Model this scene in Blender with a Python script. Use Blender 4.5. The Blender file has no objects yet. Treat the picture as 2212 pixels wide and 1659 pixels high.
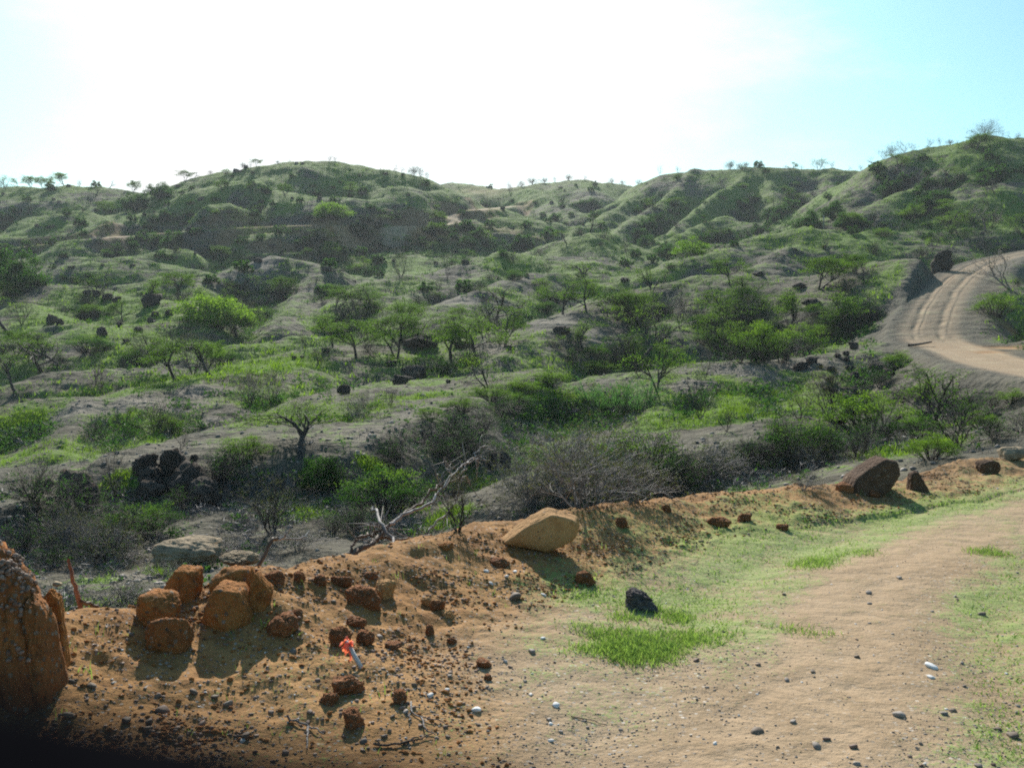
import bpy, bmesh, math, random
import numpy as np
from mathutils import Vector, Matrix
PI = math.pi
rng = np.random.default_rng(7)
random.seed(7)
# ------------------------------------------------------------------ camera model
W, H_, F = 1024.0, 767.0, 1005.0
K = 1024.0 / 2212.0                       # survey sheet units -> picture pixels
PITCH = math.atan((383.5 - 335.0) / F)
CP, SP = math.cos(PITCH), math.sin(PITCH)
def ray(px, py):
    a = (np.asarray(px, float) * K - W / 2) / F
    b = (H_ / 2 - np.asarray(py, float) * K) / F
    yy = CP + b * SP
    return a / yy, (b * CP - SP) / yy      # x and z per metre of depth
def P(px, py, d):
    rx, rz = ray(px, py)
    return (float(rx) * d, d, float(rz) * d)
# ------------------------------------------------------------------ noise
def _h(ix, iy, iz, seed):
    n = (ix.astype(np.int64) * 374761393 + iy.astype(np.int64) * 668265263 + iz * 2147483647 + seed * 974634777) & 0x7fffffff
    n = ((n ^ (n >> 13)) * 1274126177) & 0x7fffffff
    n = (n ^ (n >> 16)) & 0xffff
    return n.astype(np.float32) * (2.0 / 65535.0) - 1.0
def vn2(x, y, seed=0):
    x0 = np.floor(x); y0 = np.floor(y)
    fx = (x - x0).astype(np.float32); fy = (y - y0).astype(np.float32)
    ix = x0.astype(np.int64); iy = y0.astype(np.int64)
    u = fx * fx * fx * (fx * (fx * 6 - 15) + 10); v = fy * fy * fy * (fy * (fy * 6 - 15) + 10)
    a = _h(ix, iy, 0, seed); b = _h(ix + 1, iy, 0, seed); c = _h(ix, iy + 1, 0, seed); d = _h(ix + 1, iy + 1, 0, seed)
    return a + (b - a) * u + (c - a) * v + (a - b - c + d) * u * v
def vn3(p, seed=0):
    x0 = np.floor(p); f = (p - x0); i = x0.astype(np.int64)
    u = f * f * (3 - 2 * f); r = 0
    for dx in (0, 1):
        for dy in (0, 1):
            for dz in (0, 1):
                w = (u[:, 0] if dx else 1 - u[:, 0]) * (u[:, 1] if dy else 1 - u[:, 1]) * (u[:, 2] if dz else 1 - u[:, 2])
                r = r + w * _h(i[:, 0] + dx, i[:, 1] + dy, i[:, 2] + dz, seed)
    return r
def fbm(x, y, oct=4, seed=0, gain=.5, lac=2.03):
    r = 0; a = 1.0; t = 0
    for k in range(oct):
        c, s = math.cos(k * 1.1 + .4), math.sin(k * 1.1 + .4)
        r = r + a * vn2(x * c - y * s + 17.3 * k, x * s + y * c - 9.1 * k, seed + k); t += a
        a *= gain; x = x * lac; y = y * lac
    return r / t
def fbm3(p, oct=4, seed=0, gain=.5):
    r = 0; a = 1.0; t = 0
    for k in range(oct):
        r = r + a * vn3(p * 2.03 ** k + 11.7 * k, seed + k); t += a; a *= gain
    return r / t
def sm(a, b, x):
    t = np.clip((x - a) / (b - a), 0, 1); return t * t * (3 - 2 * t)
def smax(a, b, k):
    h = np.clip(.5 + .5 * (a - b) / k, 0, 1); return b + (a - b) * h + k * h * (1 - h)
def seg_dist(X, Y, pts, zs=None):
    """distance to a polyline, z of its nearest point, signed side (+ = to the left of the walking direction), how squarely it lies beside it"""
    best = np.full(X.shape, 1e9, np.float32); zz = np.zeros(X.shape, np.float32); side = np.ones(X.shape, np.float32); al = np.zeros(X.shape, np.float32)
    for i in range(len(pts) - 1):
        ax, ay = pts[i][0], pts[i][1]; bx, by = pts[i + 1][0], pts[i + 1][1]
        dx, dy = bx - ax, by - ay; L2 = dx * dx + dy * dy + 1e-9
        t = np.clip(((X - ax) * dx + (Y - ay) * dy) / L2, 0, 1)
        ex = X - ax - t * dx; ey = Y - ay - t * dy
        d = np.sqrt(ex * ex + ey * ey); m = d < best
        best = np.where(m, d, best); zz = np.where(m, pts[i][2] + t * (pts[i + 1][2] - pts[i][2]), zz)
        cr = dx * ey - dy * ex; side = np.where(m, np.sign(cr), side); al = np.where(m, np.clip(cr / (math.sqrt(L2) * d + 1e-6), -1, 1), al)
    return best, zz, side, al
def curve(pts, n=6):
    """Catmull-Rom through the points"""
    p = [np.array(q, float) for q in pts]; p = [2 * p[0] - p[1]] + p + [2 * p[-1] - p[-2]]; out = []
    for i in range(1, len(p) - 2):
        for k in range(n):
            t = k / n
            out.append(.5 * (2 * p[i] + (p[i + 1] - p[i - 1]) * t + (2 * p[i - 1] - 5 * p[i] + 4 * p[i + 1] - p[i + 2]) * t * t + (-p[i - 1] + 3 * p[i] - 3 * p[i + 1] + p[i + 2]) * t ** 3))
    out.append(p[-2]); return out
# ------------------------------------------------------------------ the lie of the land
# valley and slope points (px, py, depth): what the ridges stand on
LAND = [(-900, 1230, 22), (-400, 1230, 22), (0, 1232, 22), (200, 1232, 22), (420, 1225, 23), (650, 1190, 24), (980, 1165, 26), (1250, 1110, 26), (1450, 1080, 25), (1700, 1040, 24), (1900, 1000, 24), (2080, 960, 25), (2180, 930, 28), (2300, 900, 30),
    (100, 1060, 32), (300, 1040, 34), (550, 1020, 35), (800, 1060, 33), (1100, 1030, 36), (1350, 960, 36), (1600, 960, 34), (1800, 940, 35), (2010, 915, 38), (2120, 880, 40),
    (-600, 960, 50), (0, 935, 50), (250, 930, 46), (450, 920, 48), (650, 930, 44), (900, 900, 46), (1100, 900, 48), (1300, 880, 50), (1500, 870, 49), (1750, 850, 50), (1950, 830, 52),
    (-600, 830, 72), (0, 850, 66), (200, 835, 66), (400, 822, 68), (600, 800, 72), (800, 770, 76), (1000, 790, 70), (1200, 770, 72), (1400, 790, 68), (1600, 770, 70), (1800, 735, 74),
    (-600, 760, 100), (0, 760, 95), (300, 720, 100), (550, 735, 95), (750, 700, 98), (950, 700, 98), (1150, 690, 98), (1350, 660, 96), (1550, 690, 90), (1750, 690, 88), (1900, 660, 90),
    (-600, 660, 140), (0, 650, 138), (300, 640, 132), (550, 630, 130), (800, 630, 132), (1000, 620, 132), (1200, 600, 138), (1400, 605, 128), (1600, 590, 122), (1800, 590, 115), (1960, 590, 108),
    (-600, 560, 185), (0, 560, 178), (300, 548, 175), (600, 540, 176), (850, 545, 172), (1050, 535, 175), (1250, 545, 175), (1450, 555, 165), (1650, 525, 165), (1850, 520, 162), (2050, 520, 145), (2300, 520, 130), (2700, 520, 125),
    (-600, 500, 215), (0, 500, 212), (300, 480, 215), (600, 485, 212), (900, 490, 212), (1080, 500, 210), (1250, 510, 220), (1450, 500, 225), (1650, 480, 215), (1850, 470, 200), (2050, 450, 185), (2300, 430, 170), (2700, 420, 170),
    (-600, 470, 290), (0, 460, 280), (300, 462, 285), (450, 450, 290), (900, 445, 300), (1100, 445, 300), (1300, 440, 290), (1500, 430, 290), (1700, 420, 290), (1900, 410, 275), (2150, 380, 260), (2700, 370, 260),
    (-600, 470, 420), (0, 468, 420), (600, 455, 420), (1100, 430, 400), (1500, 430, 400), (1900, 420, 400), (2700, 400, 400)]
# crest lines: slope away from the crest, rounding, points
R = [(.5, 9, [(-900, 440, 300), (-300, 420, 300), (-50, 410, 290), (120, 403, 285), (250, 408, 280), (330, 440, 272), (400, 470, 262)]),
    (.58, 12, [(398, 440, 264), (430, 408, 263), (480, 379, 262), (560, 362, 262), (650, 354, 262), (700, 356, 262), (780, 363, 262), (870, 384, 260), (930, 420, 255), (985, 462, 245), (1012, 490, 232)]),
    (.36, 6, [(250, 497, 226), (300, 470, 236), (360, 452, 248)]),
    (.5, 10, [(860, 418, 385), (920, 408, 380), (1000, 399, 370), (1090, 413, 370), (1180, 398, 360), (1260, 390, 355), (1340, 403, 350), (1400, 409, 345), (1480, 420, 330)]),
    (.7, 3, [(1080, 412, 350), (1161, 413, 325), (1212, 443, 295), (1266, 470, 268)]), (.6, 4, [(1000, 410, 360), (960, 425, 330), (990, 440, 300)]),
    (.5, 4, [(1050, 484, 238), (1107, 465, 240), (1160, 484, 238)]),
    (.62, 5, [(1395, 408, 300), (1430, 387, 292), (1500, 373, 285), (1580, 364, 280), (1640, 361, 278), (1740, 365, 275), (1830, 372, 270), (1900, 376, 262)]),
    (1.15, 2, [(1440, 386, 292), (1404, 412, 276), (1316, 454, 250), (1218, 519, 222)]), (1.15, 2, [(1500, 374, 284), (1460, 405, 268), (1407, 449, 250), (1320, 508, 224)]),
    (1.15, 2, [(1620, 364, 278), (1600, 386, 266), (1550, 420, 250), (1466, 487, 226), (1400, 530, 210)]), (1.1, 2, [(1570, 468, 232), (1520, 486, 222), (1440, 520, 206)]),
    (1.05, 3, [(1650, 363, 277), (1675, 420, 252), (1700, 470, 230)]), (1.05, 3, [(1800, 372, 270), (1790, 420, 245), (1740, 470, 222)]),
    (.65, 8, [(1890, 378, 226), (1945, 354, 220), (2006, 322, 212), (2066, 312, 208), (2117, 308, 205), (2212, 308, 205), (2400, 320, 210), (2700, 300, 220), (3200, 320, 230)]),
    (.95, 3, [(2114, 313, 203), (2073, 352, 194), (1972, 404, 180), (1888, 441, 170)]), (.95, 3, [(2130, 312, 203), (2120, 370, 186), (2060, 430, 168)]), (.95, 3, [(2240, 310, 203), (2200, 370, 186), (2150, 420, 168)]),
    (.95, 3, [(1960, 350, 216), (1900, 410, 198), (1830, 455, 184)]),
    (.54, 6, [(2500, 350, 190), (2212, 404, 178), (2161, 430, 174), (2100, 457, 168), (2040, 478, 160), (1980, 505, 152)]),
    (.5, 4, [(1786, 490, 185), (1833, 463, 182), (1870, 454, 180), (1914, 466, 178), (1938, 487, 175)]),
    (.56, 4, [(1480, 585, 138), (1516, 566, 140), (1567, 533, 142), (1634, 516, 145), (1702, 501, 148), (1759, 493, 150), (1837, 498, 150), (1928, 494, 150), (1972, 520, 145), (2010, 545, 140)]),
    (.54, 3, [(1420, 625, 106), (1466, 611, 105), (1526, 597, 105), (1618, 594, 105), (1702, 608, 103), (1760, 632, 100)]),
    (.5, 3, [(1840, 590, 100), (1887, 567, 100), (1940, 556, 98), (1968, 560, 97)]),
    (.5, 3, [(1190, 535, 195), (1218, 526, 195), (1286, 500, 195), (1337, 526, 190), (1387, 560, 180)]),
    (.54, 4, [(900, 600, 148), (932, 588, 149), (982, 577, 150), (1083, 551, 155), (1168, 546, 158), (1252, 551, 160)]),
    (.54, 4, [(1150, 600, 148), (1212, 584, 150), (1286, 571, 152), (1370, 585, 150)]),
    (.54, 3, [(905, 692, 103), (935, 672, 105), (982, 649, 110), (1067, 622, 120), (1178, 591, 135)]),
    (.54, 3, [(1110, 716, 86), (1161, 703, 88), (1235, 679, 92), (1320, 645, 100), (1387, 633, 104), (1492, 628, 106)]),
    (.56, 4, [(690, 690, 120), (746, 649, 125), (797, 622, 130), (864, 593, 138), (932, 603, 138), (990, 630, 135)]),
    (.56, 4, [(-600, 680, 125), (-100, 652, 125), (0, 639, 128), (67, 618, 130), (135, 608, 130), (186, 615, 130), (250, 636, 128)]),
    (.56, 4, [(220, 640, 136), (270, 615, 140), (337, 596, 142), (422, 598, 142), (506, 591, 145), (574, 561, 148), (624, 556, 150), (700, 586, 148)]),
    (.56, 3, [(90, 605, 158), (128, 588, 160), (209, 564, 162), (354, 571, 162), (430, 590, 160)]),
    (.5, 3, [(300, 640, 120), (350, 655, 115), (420, 700, 105)]), (.56, 3, [(60, 660, 118), (160, 690, 105), (300, 720, 98)]),
    (.42, 4, [(-600, 930, 53), (-150, 906, 55), (0, 892, 55), (101, 872, 56), (202, 859, 57), (304, 852, 58), (371, 832, 61), (472, 811, 65), (574, 791, 70), (675, 768, 76), (746, 753, 80), (850, 736, 85)]),
    (.54, 2, [(80, 815, 71), (150, 801, 72), (250, 796, 75), (354, 799, 76)]),
    (.54, 2, [(420, 770, 82), (560, 742, 90), (700, 720, 95)]),
    (.7, 1.2, [(1240, 682, 92), (1160, 722, 82), (1070, 790, 70)]), (.7, 1.2, [(930, 603, 138), (870, 652, 122), (840, 705, 105)]), (.7, 1.2, [(424, 600, 140), (445, 650, 125), (465, 705, 105)]), (.7, 1, [(700, 762, 78), (640, 805, 68), (560, 860, 57)]), (.7, 1, [(590, 795, 72), (520, 850, 60), (470, 910, 50)]),
    (.7, 1, [(200, 862, 56), (150, 925, 48), (100, 985, 40)]), (.7, 1, [(300, 855, 57), (335, 920, 48), (345, 985, 39)]), (.7, 1, [(430, 832, 62), (470, 890, 52), (500, 960, 43)]), (.7, 1, [(1500, 800, 58), (1440, 870, 50), (1390, 930, 42)]), (.7, 1, [(1650, 782, 60), (1600, 845, 52), (1560, 905, 44)]), (.7, 1, [(1780, 768, 62), (1760, 830, 53), (1740, 880, 46)]),
    (.7, 1.4, [(60, 618, 130), (40, 670, 118), (10, 730, 103)]), (.7, 1.4, [(700, 590, 146), (650, 640, 130), (600, 700, 108)]), (.7, 1.4, [(1080, 555, 155), (1030, 600, 140), (960, 640, 130)]), (.7, 1.4, [(1560, 600, 108), (1500, 650, 98), (1430, 710, 86)]), (.7, 1.4, [(1760, 500, 148), (1690, 545, 135), (1600, 590, 122)]),
    (1.3, .5, [(-300, 1120, 26), (-100, 1110, 27), (30, 1093, 27), (100, 1089, 27.5), (160, 1096, 28), (240, 1122, 28.5)], .2),
    (.8, .8, [(700, 985, 33), (776, 950, 34), (850, 915, 37), (982, 880, 42), (1050, 839, 50), (1180, 811, 56)], .15),
    (.44, 2, [(1400, 818, 55), (1466, 801, 57), (1577, 785, 59), (1668, 778, 61), (1803, 764, 63), (1904, 751, 66), (1972, 741, 69)], .5),
    (.7, .6, [(1650, 955, 28), (1720, 912, 31), (1820, 910, 33), (1940, 900, 36)], .3),
    (1.1, .6, [(2104, 740, 61), (2150, 706, 62), (2212, 686, 63), (2400, 640, 66), (2700, 600, 70)])]
BERM = [(-900, 1400, 3.6), (-300, 1370, 4.3), (130, 1348, 4.7), (350, 1342, 5.0), (560, 1256, 5.3), (700, 1232, 5.8), (850, 1207, 6.3), (1000, 1166, 7.0), (1160, 1128, 7.6), (1260, 1108, 8.0), (1400, 1085, 8.7), (1600, 1067, 9.5), (1850, 1051, 10.3), (2000, 1036, 11.0), (2100, 1005, 11.8), (2212, 987, 12.6)]
ROAD = [(-1, 1.5, -1.72), (1.1, 4, -1.7), (2.6, 7, -1.7), (4.9, 9.5, -1.69), (9.5, 13, -1.68), (15.5, 18.5, -1.7), (21.5, 27, -1.85), (24, 37, -2.1)] + [P(2180, 790, 49), P(2085, 760, 60), P(2005, 728, 70), P(2012, 680, 78), P(2040, 630, 88), P(2085, 588, 101), P(2140, 562, 116), P(2215, 545, 130), P(2300, 530, 150)]
ROAD = curve(ROAD, 5)
BERM = [P(*q) for q in BERM] + [(9.3, 15.5, -1.55), (14, 20, -1.6), (18.6, 27.5, -1.85)]
for i in range(len(ROAD) - 1):
    a_, b_ = ROAD[i], ROAD[i + 1]
    if a_[1] > 36:
        t_ = (b_ - a_)[:2] / np.linalg.norm((b_ - a_)[:2]); BERM.append((a_[0] - t_[1] * 2.4, a_[1] + t_[0] * 2.4, a_[2]))
FARROAD_ = ([(-60, 545, 190), (95, 530, 193), (209, 515, 197), (314, 507, 200), (420, 500, 202), (506, 493, 205), (600, 489, 206), (740, 487, 207), (860, 487, 209), (940, 488, 213), (985, 478, 224), (975, 466, 236), (1000, 458, 246), (1040, 452, 256), (1120, 444, 275)])
FARROAD2_ = ([(560, 548, 170), (700, 545, 172), (800, 540, 176), (900, 528, 184), (1000, 510, 196), (1080, 503, 202), (1140, 510, 204)])
TPS = None
def land(X, Y):
    """smooth base: thin-plate spline over (bearing, log depth)"""
    global TPS
    if TPS is None:
        u = np.array([q[0] / 700.0 for q in LAND]); v = np.array([math.log(q[2]) * 1.7 for q in LAND]); z = np.array([P(*q)[2] / q[2] for q in LAND])
        n = len(u); r2 = (u[:, None] - u) ** 2 + (v[:, None] - v) ** 2
        A = np.zeros((n + 3, n + 3)); A[:n, :n] = r2 * np.log(r2 + 1e-9) * .5 + np.eye(n) * .02
        A[:n, n] = A[n, :n] = 1; A[:n, n + 1] = A[n + 1, :n] = u; A[:n, n + 2] = A[n + 2, :n] = v
        TPS = (u, v, np.linalg.solve(A, np.concatenate([z, [0, 0, 0]])))
    u, v, w = TPS; n = len(u)
    U = ((X / Y) * F + W / 2) / K / 700.0; V = np.log(np.maximum(Y, 14)) * 1.7
    U = np.clip(U, -2.2, 4.6); V = np.minimum(V, math.log(430) * 1.7)
    r = w[n] + w[n + 1] * U + w[n + 2] * V
    for i in range(n):
        r2 = (U - u[i]) ** 2 + (V - v[i]) ** 2
        r = r + (.5 * w[i]) * r2 * np.log(r2 + 1e-9)
    return r * np.minimum(np.maximum(Y, 14), 430)
def coarse(X, Y):
    """slow smooth part, worked out on a thinner grid"""
    wob = 1 + .25 * vn2(X * .08, Y * .08, 5)
    z = land(X, Y) - .048 * Y * sm(30, 75, Y) * (1 - .5 * sm(150, 215, Y))
    for row in R:
        s, r, pts = row[:3]; back = row[3] if len(row) > 3 else 1.0
        q = [P(*p) for p in (curve(pts, 3) if len(pts) > 2 else pts)]
        zr = None
        for i in range(len(q) - 1):                    # every stretch of the crest sheds its own slope
            dx, dy = q[i + 1][0] - q[i][0], q[i + 1][1] - q[i][1]; L2 = dx * dx + dy * dy + 1e-9
            t = np.clip(((X - q[i][0]) * dx + (Y - q[i][1]) * dy) / L2, 0, 1)
            ex, ey = X - q[i][0] - t * dx, Y - q[i][1] - t * dy; d = np.sqrt(ex * ex + ey * ey)
            if back != 1.0:
                d = d - (1 - back) * np.minimum(d, 9) * sm(0, 1, (dx * ey - dy * ex) / (math.sqrt(L2) * d + 1e-6))
            e = q[i][2] + t * (q[i + 1][2] - q[i][2]) - (np.sqrt((s * d * wob) ** 2 + (r * s) ** 2) - r * s)
            zr = e if zr is None else np.maximum(zr, e)
        z = smax(z, zr, np.clip(.012 * Y, .25, 2.5))
    return z
# ------------------------------------------------------------------ the sheet of ground
def steps():
    t = np.concatenate([np.linspace(-2.6, -.6, 90, endpoint=False), np.arange(-.6, .6, 1.25 / F), np.linspace(.6, 2.6, 90)])
    r = [1.0]
    while r[-1] < 2500:
        q = r[-1]; r.append(q * (1 + (.012 if q < 3 else .0045 if q < 14 else .0042 if q < 60 else .003 if q < 330 else .006 if q < 420 else .04)))
    return t, np.array(r)
TX, TY = steps()
def up(A, ti, tj, shape):
    """bilinear refinement of a thinner grid"""
    i0 = np.clip(np.floor(ti).astype(int), 0, A.shape[0] - 2); j0 = np.clip(np.floor(tj).astype(int), 0, A.shape[1] - 2)
    fi = (ti - i0)[:, None]; fj = (tj - j0)[None, :]
    B = A[i0] * (1 - fi) + A[i0 + 1] * fi
    return B[:, j0] * (1 - fj) + B[:, j0 + 1] * fj
def build_heights():
    nr, nc = len(TY), len(TX); ST = 3
    ri = np.unique(np.append(np.arange(0, nr, ST), nr - 1)); ci = np.unique(np.append(np.arange(0, nc, ST), nc - 1))
    Yc, Tc = np.meshgrid(TY[ri], TX[ci], indexing='ij')
    Zc = coarse(Tc * Yc, Yc)
    ti = np.interp(np.arange(nr), ri, np.arange(len(ri))); tj = np.interp(np.arange(nc), ci, np.arange(len(ci)))
    Z = up(Zc, ti, tj, None)
    Yg, Tg = np.meshgrid(TY, TX, indexing='ij'); Xg = Tg * Yg
    M = {}
    dr, zr, _, al = seg_dist(Xg, Yg, ROAD)
    db, zb, sb, _ = seg_dist(Xg, Yg, BERM); s = db * sb
    near = 1 - sm(13, 20, Yg)
    wr = np.maximum(1 - sm(3.5, 9, dr), near * (s < 0))
    hill = sm(1.5, 6, s) * (Yg > 3) ; hill = np.maximum(hill, (s < 0) * (1 - wr) * sm(20, 30, Yg)); hill = np.maximum(hill, sm(50, 60, Yg) * sm(2.2, 4.5, dr))
    # relief of the hills
    far = np.clip(Yg / 90, .35, 1.6)
    n1 = fbm(Xg / 11, Yg / 11, 3, 1); n2 = 1 - 2 * np.abs(fbm(Xg / 7.3, Yg / 7.3, 3, 9)); n3 = fbm(Xg / 1.9, Yg / 1.9, 3, 21); n4 = fbm(Xg / .42, Yg / .42, 2, 31)
    Zh = Z + far * (n1 * .62 + (n2 - .6) * .3) + n3 * (.2 - .02 * sm(60, 120, Yg)) + n4 * (.035 + .035 * sm(20, 60, Yg))
    ph = Zh / .85 + fbm(Xg / 9, Yg / 9, 2, 44) * 1.6
    Zh = Zh + .028 * np.sin(2 * PI * ph) * sm(30, 70, Yg)
    # bank thrown up along the valley side of the road
    wob = fbm(Xg * .9, Yg * .9, 3, 52)
    zn = zr + .03 * fbm(Xg / 1.3, Yg / 1.3, 3, 61) + .004 * fbm(Xg / .16, Yg / .16, 4, 62)
    wb = np.interp(Xg, [-3, -1.5, 0, 2, 8], [2.3, 1.9, 1.5, 1.25, 1.1])
    t = np.clip(-s / wb, 0, 1)
    prof = (1 - t) ** 1.25 * (1 - .25 * np.sin(t * PI)) 
    zcam = zn + (zb + .05 * wob - zn) * prof
    bumps = fbm(Xg / .35, Yg / .35, 4, 71); pit = fbm(Xg / .09, Yg / .09, 3, 72)
    soil = prof * (s <= 0) + (1 - sm(.5, 4, s)) * (s > 0)
    zcam = zcam + sm(0, .3, prof) * (.05 * bumps + .018 * pit)
    blend = np.where(near * (s < 0) > 0, np.maximum(near, 1 - sm(3.5, 9, dr)), 1 - sm(3.5, 9, dr))
    zs_neg = Zh * (1 - blend) + zcam * blend
    zval = smax(zb + .05 * wob + .05 * bumps + .018 * pit - (.85 - .2 * sm(20, 40, Yg)) * np.maximum(s - .25, 0) + sm(18, 40, Yg) * sm(.3, 2, s) * (.7 * n3 + .9 * n1), Zh, .5)
    zval = np.where(Yg < 13, np.minimum(zval, zb + .05 * bumps + .05 * wob + .018 * pit), zval)
    Z = np.where(s < 0, zs_neg, zval)
    dd_ = seg_dist(Xg, Yg, ROAD)
    cut = (1 - sm(1.6, 3.2, dr)) * sm(40, 47, Yg)
    Z = Z * (1 - cut) + zr * cut
    for o in (-.8, .85): Z = Z - .032 * np.exp(-((dd_[0] * dd_[2] - o - .12 * vn2(Xg * .5, Yg * .5, 66)) / .24) ** 2) * near * (s < -.8)
    # tyre ruts
    rut = np.zeros_like(Z)
    dd = seg_dist(Xg, Yg, ROAD)
    off = dd[0] * dd[2]
    wv = .16 * vn2(Xg * .25, Yg * .25, 67)
    for o, ww, k_ in ((-.85, .30, 1.0), (.85, .26, .9), (.45, .14, .5), (-1.4, .16, .4)):
        rut = np.maximum(rut, k_ * np.exp(-((off - o - wv * k_) / ww) ** 2))
    ratio = sm(25, 50, Yg)
    Z = Z - .035 * rut * ratio
    # contour road cut round the far hill
    def follow(pts):
        out = []
        for px, py, d in pts:
            rx, rz = ray(px, py); rx, rz = float(rx), float(rz); j = min(max(np.searchsorted(TX, rx), 0), len(TX) - 1)
            g = (Z[:, j] > rz * TY) & (TY > 130); k = int(np.argmax(g)) if g.any() else int(np.searchsorted(TY, d))
            y = TY[k] if abs(TY[k] - d) < 45 else d
            out.append((rx * y, y, rz * y))
        return curve(out, 4)
    FARROAD, FARROAD2 = follow(FARROAD_), follow(FARROAD2_)
    df, zf, sf, _ = seg_dist(Xg, Yg, FARROAD); df2, zf2, sf2, _ = seg_dist(Xg, Yg, FARROAD2)
    for d_, z_, w_ in ((df, zf, 1.6), (df2, zf2, 1.3)):
        c_ = 1 - sm(w_, w_ + 2.6, d_); Z = Z * (1 - c_) + z_ * c_
    tip = 1 - sm(2450, 2500, Yg)
    M.update(road=dr, off=off, berm=s, soil=soil, prof=prof, hill=hill, far1=df, far1s=sf, far2=df2, far2s=sf2, rut=rut, n2=n2, n3=n3)
    return Xg, Yg, Z, M
class Ground:
    def __init__(self):
        self.X, self.Y, self.Z, self.M = build_heights()
    def z(self, x, y):
        y = max(y, TY[0]); t = x / y
        i = min(max(np.searchsorted(TY, y) - 1, 0), len(TY) - 2); j = min(max(np.searchsorted(TX, t) - 1, 0), len(TX) - 2)
        a = (y - TY[i]) / (TY[i + 1] - TY[i]); b = (t - TX[j]) / (TX[j + 1] - TX[j]); Z = self.Z
        return float((Z[i, j] * (1 - b) + Z[i, j + 1] * b) * (1 - a) + (Z[i + 1, j] * (1 - b) + Z[i + 1, j + 1] * b) * a)
    def hit(self, px, py, d0=3.0):
        """where a sight line meets the ground first: (x, y, z)"""
        rx, rz = ray(px, py); rx = float(rx); rz = float(rz)
        j = min(max(np.searchsorted(TX, rx) - 1, 0), len(TX) - 2); b = (rx - TX[j]) / (TX[j + 1] - TX[j])
        col = self.Z[:, j] * (1 - b) + self.Z[:, j + 1] * b
        g = (col > rz * TY) & (TY > d0)
        k = int(np.argmax(g))
        if not g[k]:
            g = np.where((TY > max(d0, 120)) & (TY < 420), col / TY, -9); k = int(np.argmax(g))   # above the skyline: the crest itself
            y = TY[k]
        else:
            a0 = col[k - 1] - rz * TY[k - 1]; a1 = col[k] - rz * TY[k]
            y = TY[k - 1] + (TY[k] - TY[k - 1]) * (-a0 / (a1 - a0 + 1e-9))
        return rx * y, y, self.z(rx * y, y)
G = Ground()
def ground_mesh(name, mat):
    nr, nc = G.Z.shape
    me = bpy.data.meshes.new(name); n = nr * nc
    co = np.stack([G.X, G.Y, G.Z], -1).astype(np.float32).reshape(-1)
    me.vertices.add(n); me.vertices.foreach_set('co', co)
    idx = np.arange(n).reshape(nr, nc)
    q = np.stack([idx[:-1, :-1], idx[:-1, 1:], idx[1:, 1:], idx[1:, :-1]], -1).reshape(-1, 4)
    me.loops.add(q.size); me.loops.foreach_set('vertex_index', q.reshape(-1).astype(np.int32))
    me.polygons.add(len(q)); me.polygons.foreach_set('loop_start', np.arange(0, q.size, 4, dtype=np.int32))
    me.update(calc_edges=True); me.shade_smooth()
    me.materials.append(mat)
    o = bpy.data.objects.new(name, me); bpy.context.scene.collection.objects.link(o)
    return o
# ------------------------------------------------------------------ materials
def nmat(name):
    m = bpy.data.materials.new(name); m.use_nodes = True; nt = m.node_tree; nt.nodes.clear()
    out = nt.nodes.new('ShaderNodeOutputMaterial'); return m, nt, out
class NB:
    def __init__(self, nt): self.nt = nt
    def n(self, t, **k):
        x = self.nt.nodes.new(t)
        for a, v in k.items(): setattr(x, a, v)
        return x
    def l(self, a, b): self.nt.links.new(a, b)
    def put(self, sock, v):
        if hasattr(v, 'is_linked') or hasattr(v, 'links'): self.l(v, sock)
        else: sock.default_value = v
    def math(self, op, a, b=0.0, clamp=False):
        x = self.n('ShaderNodeMath', operation=op); x.use_clamp = clamp; self.put(x.inputs[0], a); self.put(x.inputs[1], b); return x.outputs[0]
    def mix(self, f, a, b, mode='MIX'):
        x = self.n('ShaderNodeMix', data_type='RGBA', blend_type=mode); x.clamp_factor = True
        self.put(x.inputs[0], f); self.put(x.inputs[6], a if not isinstance(a, tuple) else (*a, 1) if len(a) == 3 else a); self.put(x.inputs[7], b if not isinstance(b, tuple) else (*b, 1) if len(b) == 3 else b); return x.outputs[2]
    def noise(self, scale, detail=3, vec=None, rough=.55, w=None):
        x = self.n('ShaderNodeTexNoise'); x.inputs['Scale'].default_value = scale; x.inputs['Detail'].default_value = detail; x.inputs['Roughness'].default_value = rough
        if vec is not None: self.l(vec, x.inputs['Vector'])
        return x.outputs['Fac']
    def step(self, v, a, b):
        x = self.n('ShaderNodeMapRange', interpolation_type='SMOOTHSTEP'); self.put(x.inputs[0], v); self.put(x.inputs[1], a); self.put(x.inputs[2], b); return x.outputs[0]
    def vor(self, scale, vec, feature='F1'):
        x = self.n('ShaderNodeTexVoronoi', feature=feature); x.inputs['Scale'].default_value = scale; self.l(vec, x.inputs['Vector']); return x
    def attr(self, name):
        x = self.n('ShaderNodeAttribute', attribute_name=name); s = self.n('ShaderNodeSeparateColor'); self.l(x.outputs['Color'], s.inputs[0]); return s.outputs[0], s.outputs[1], s.outputs[2]
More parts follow.
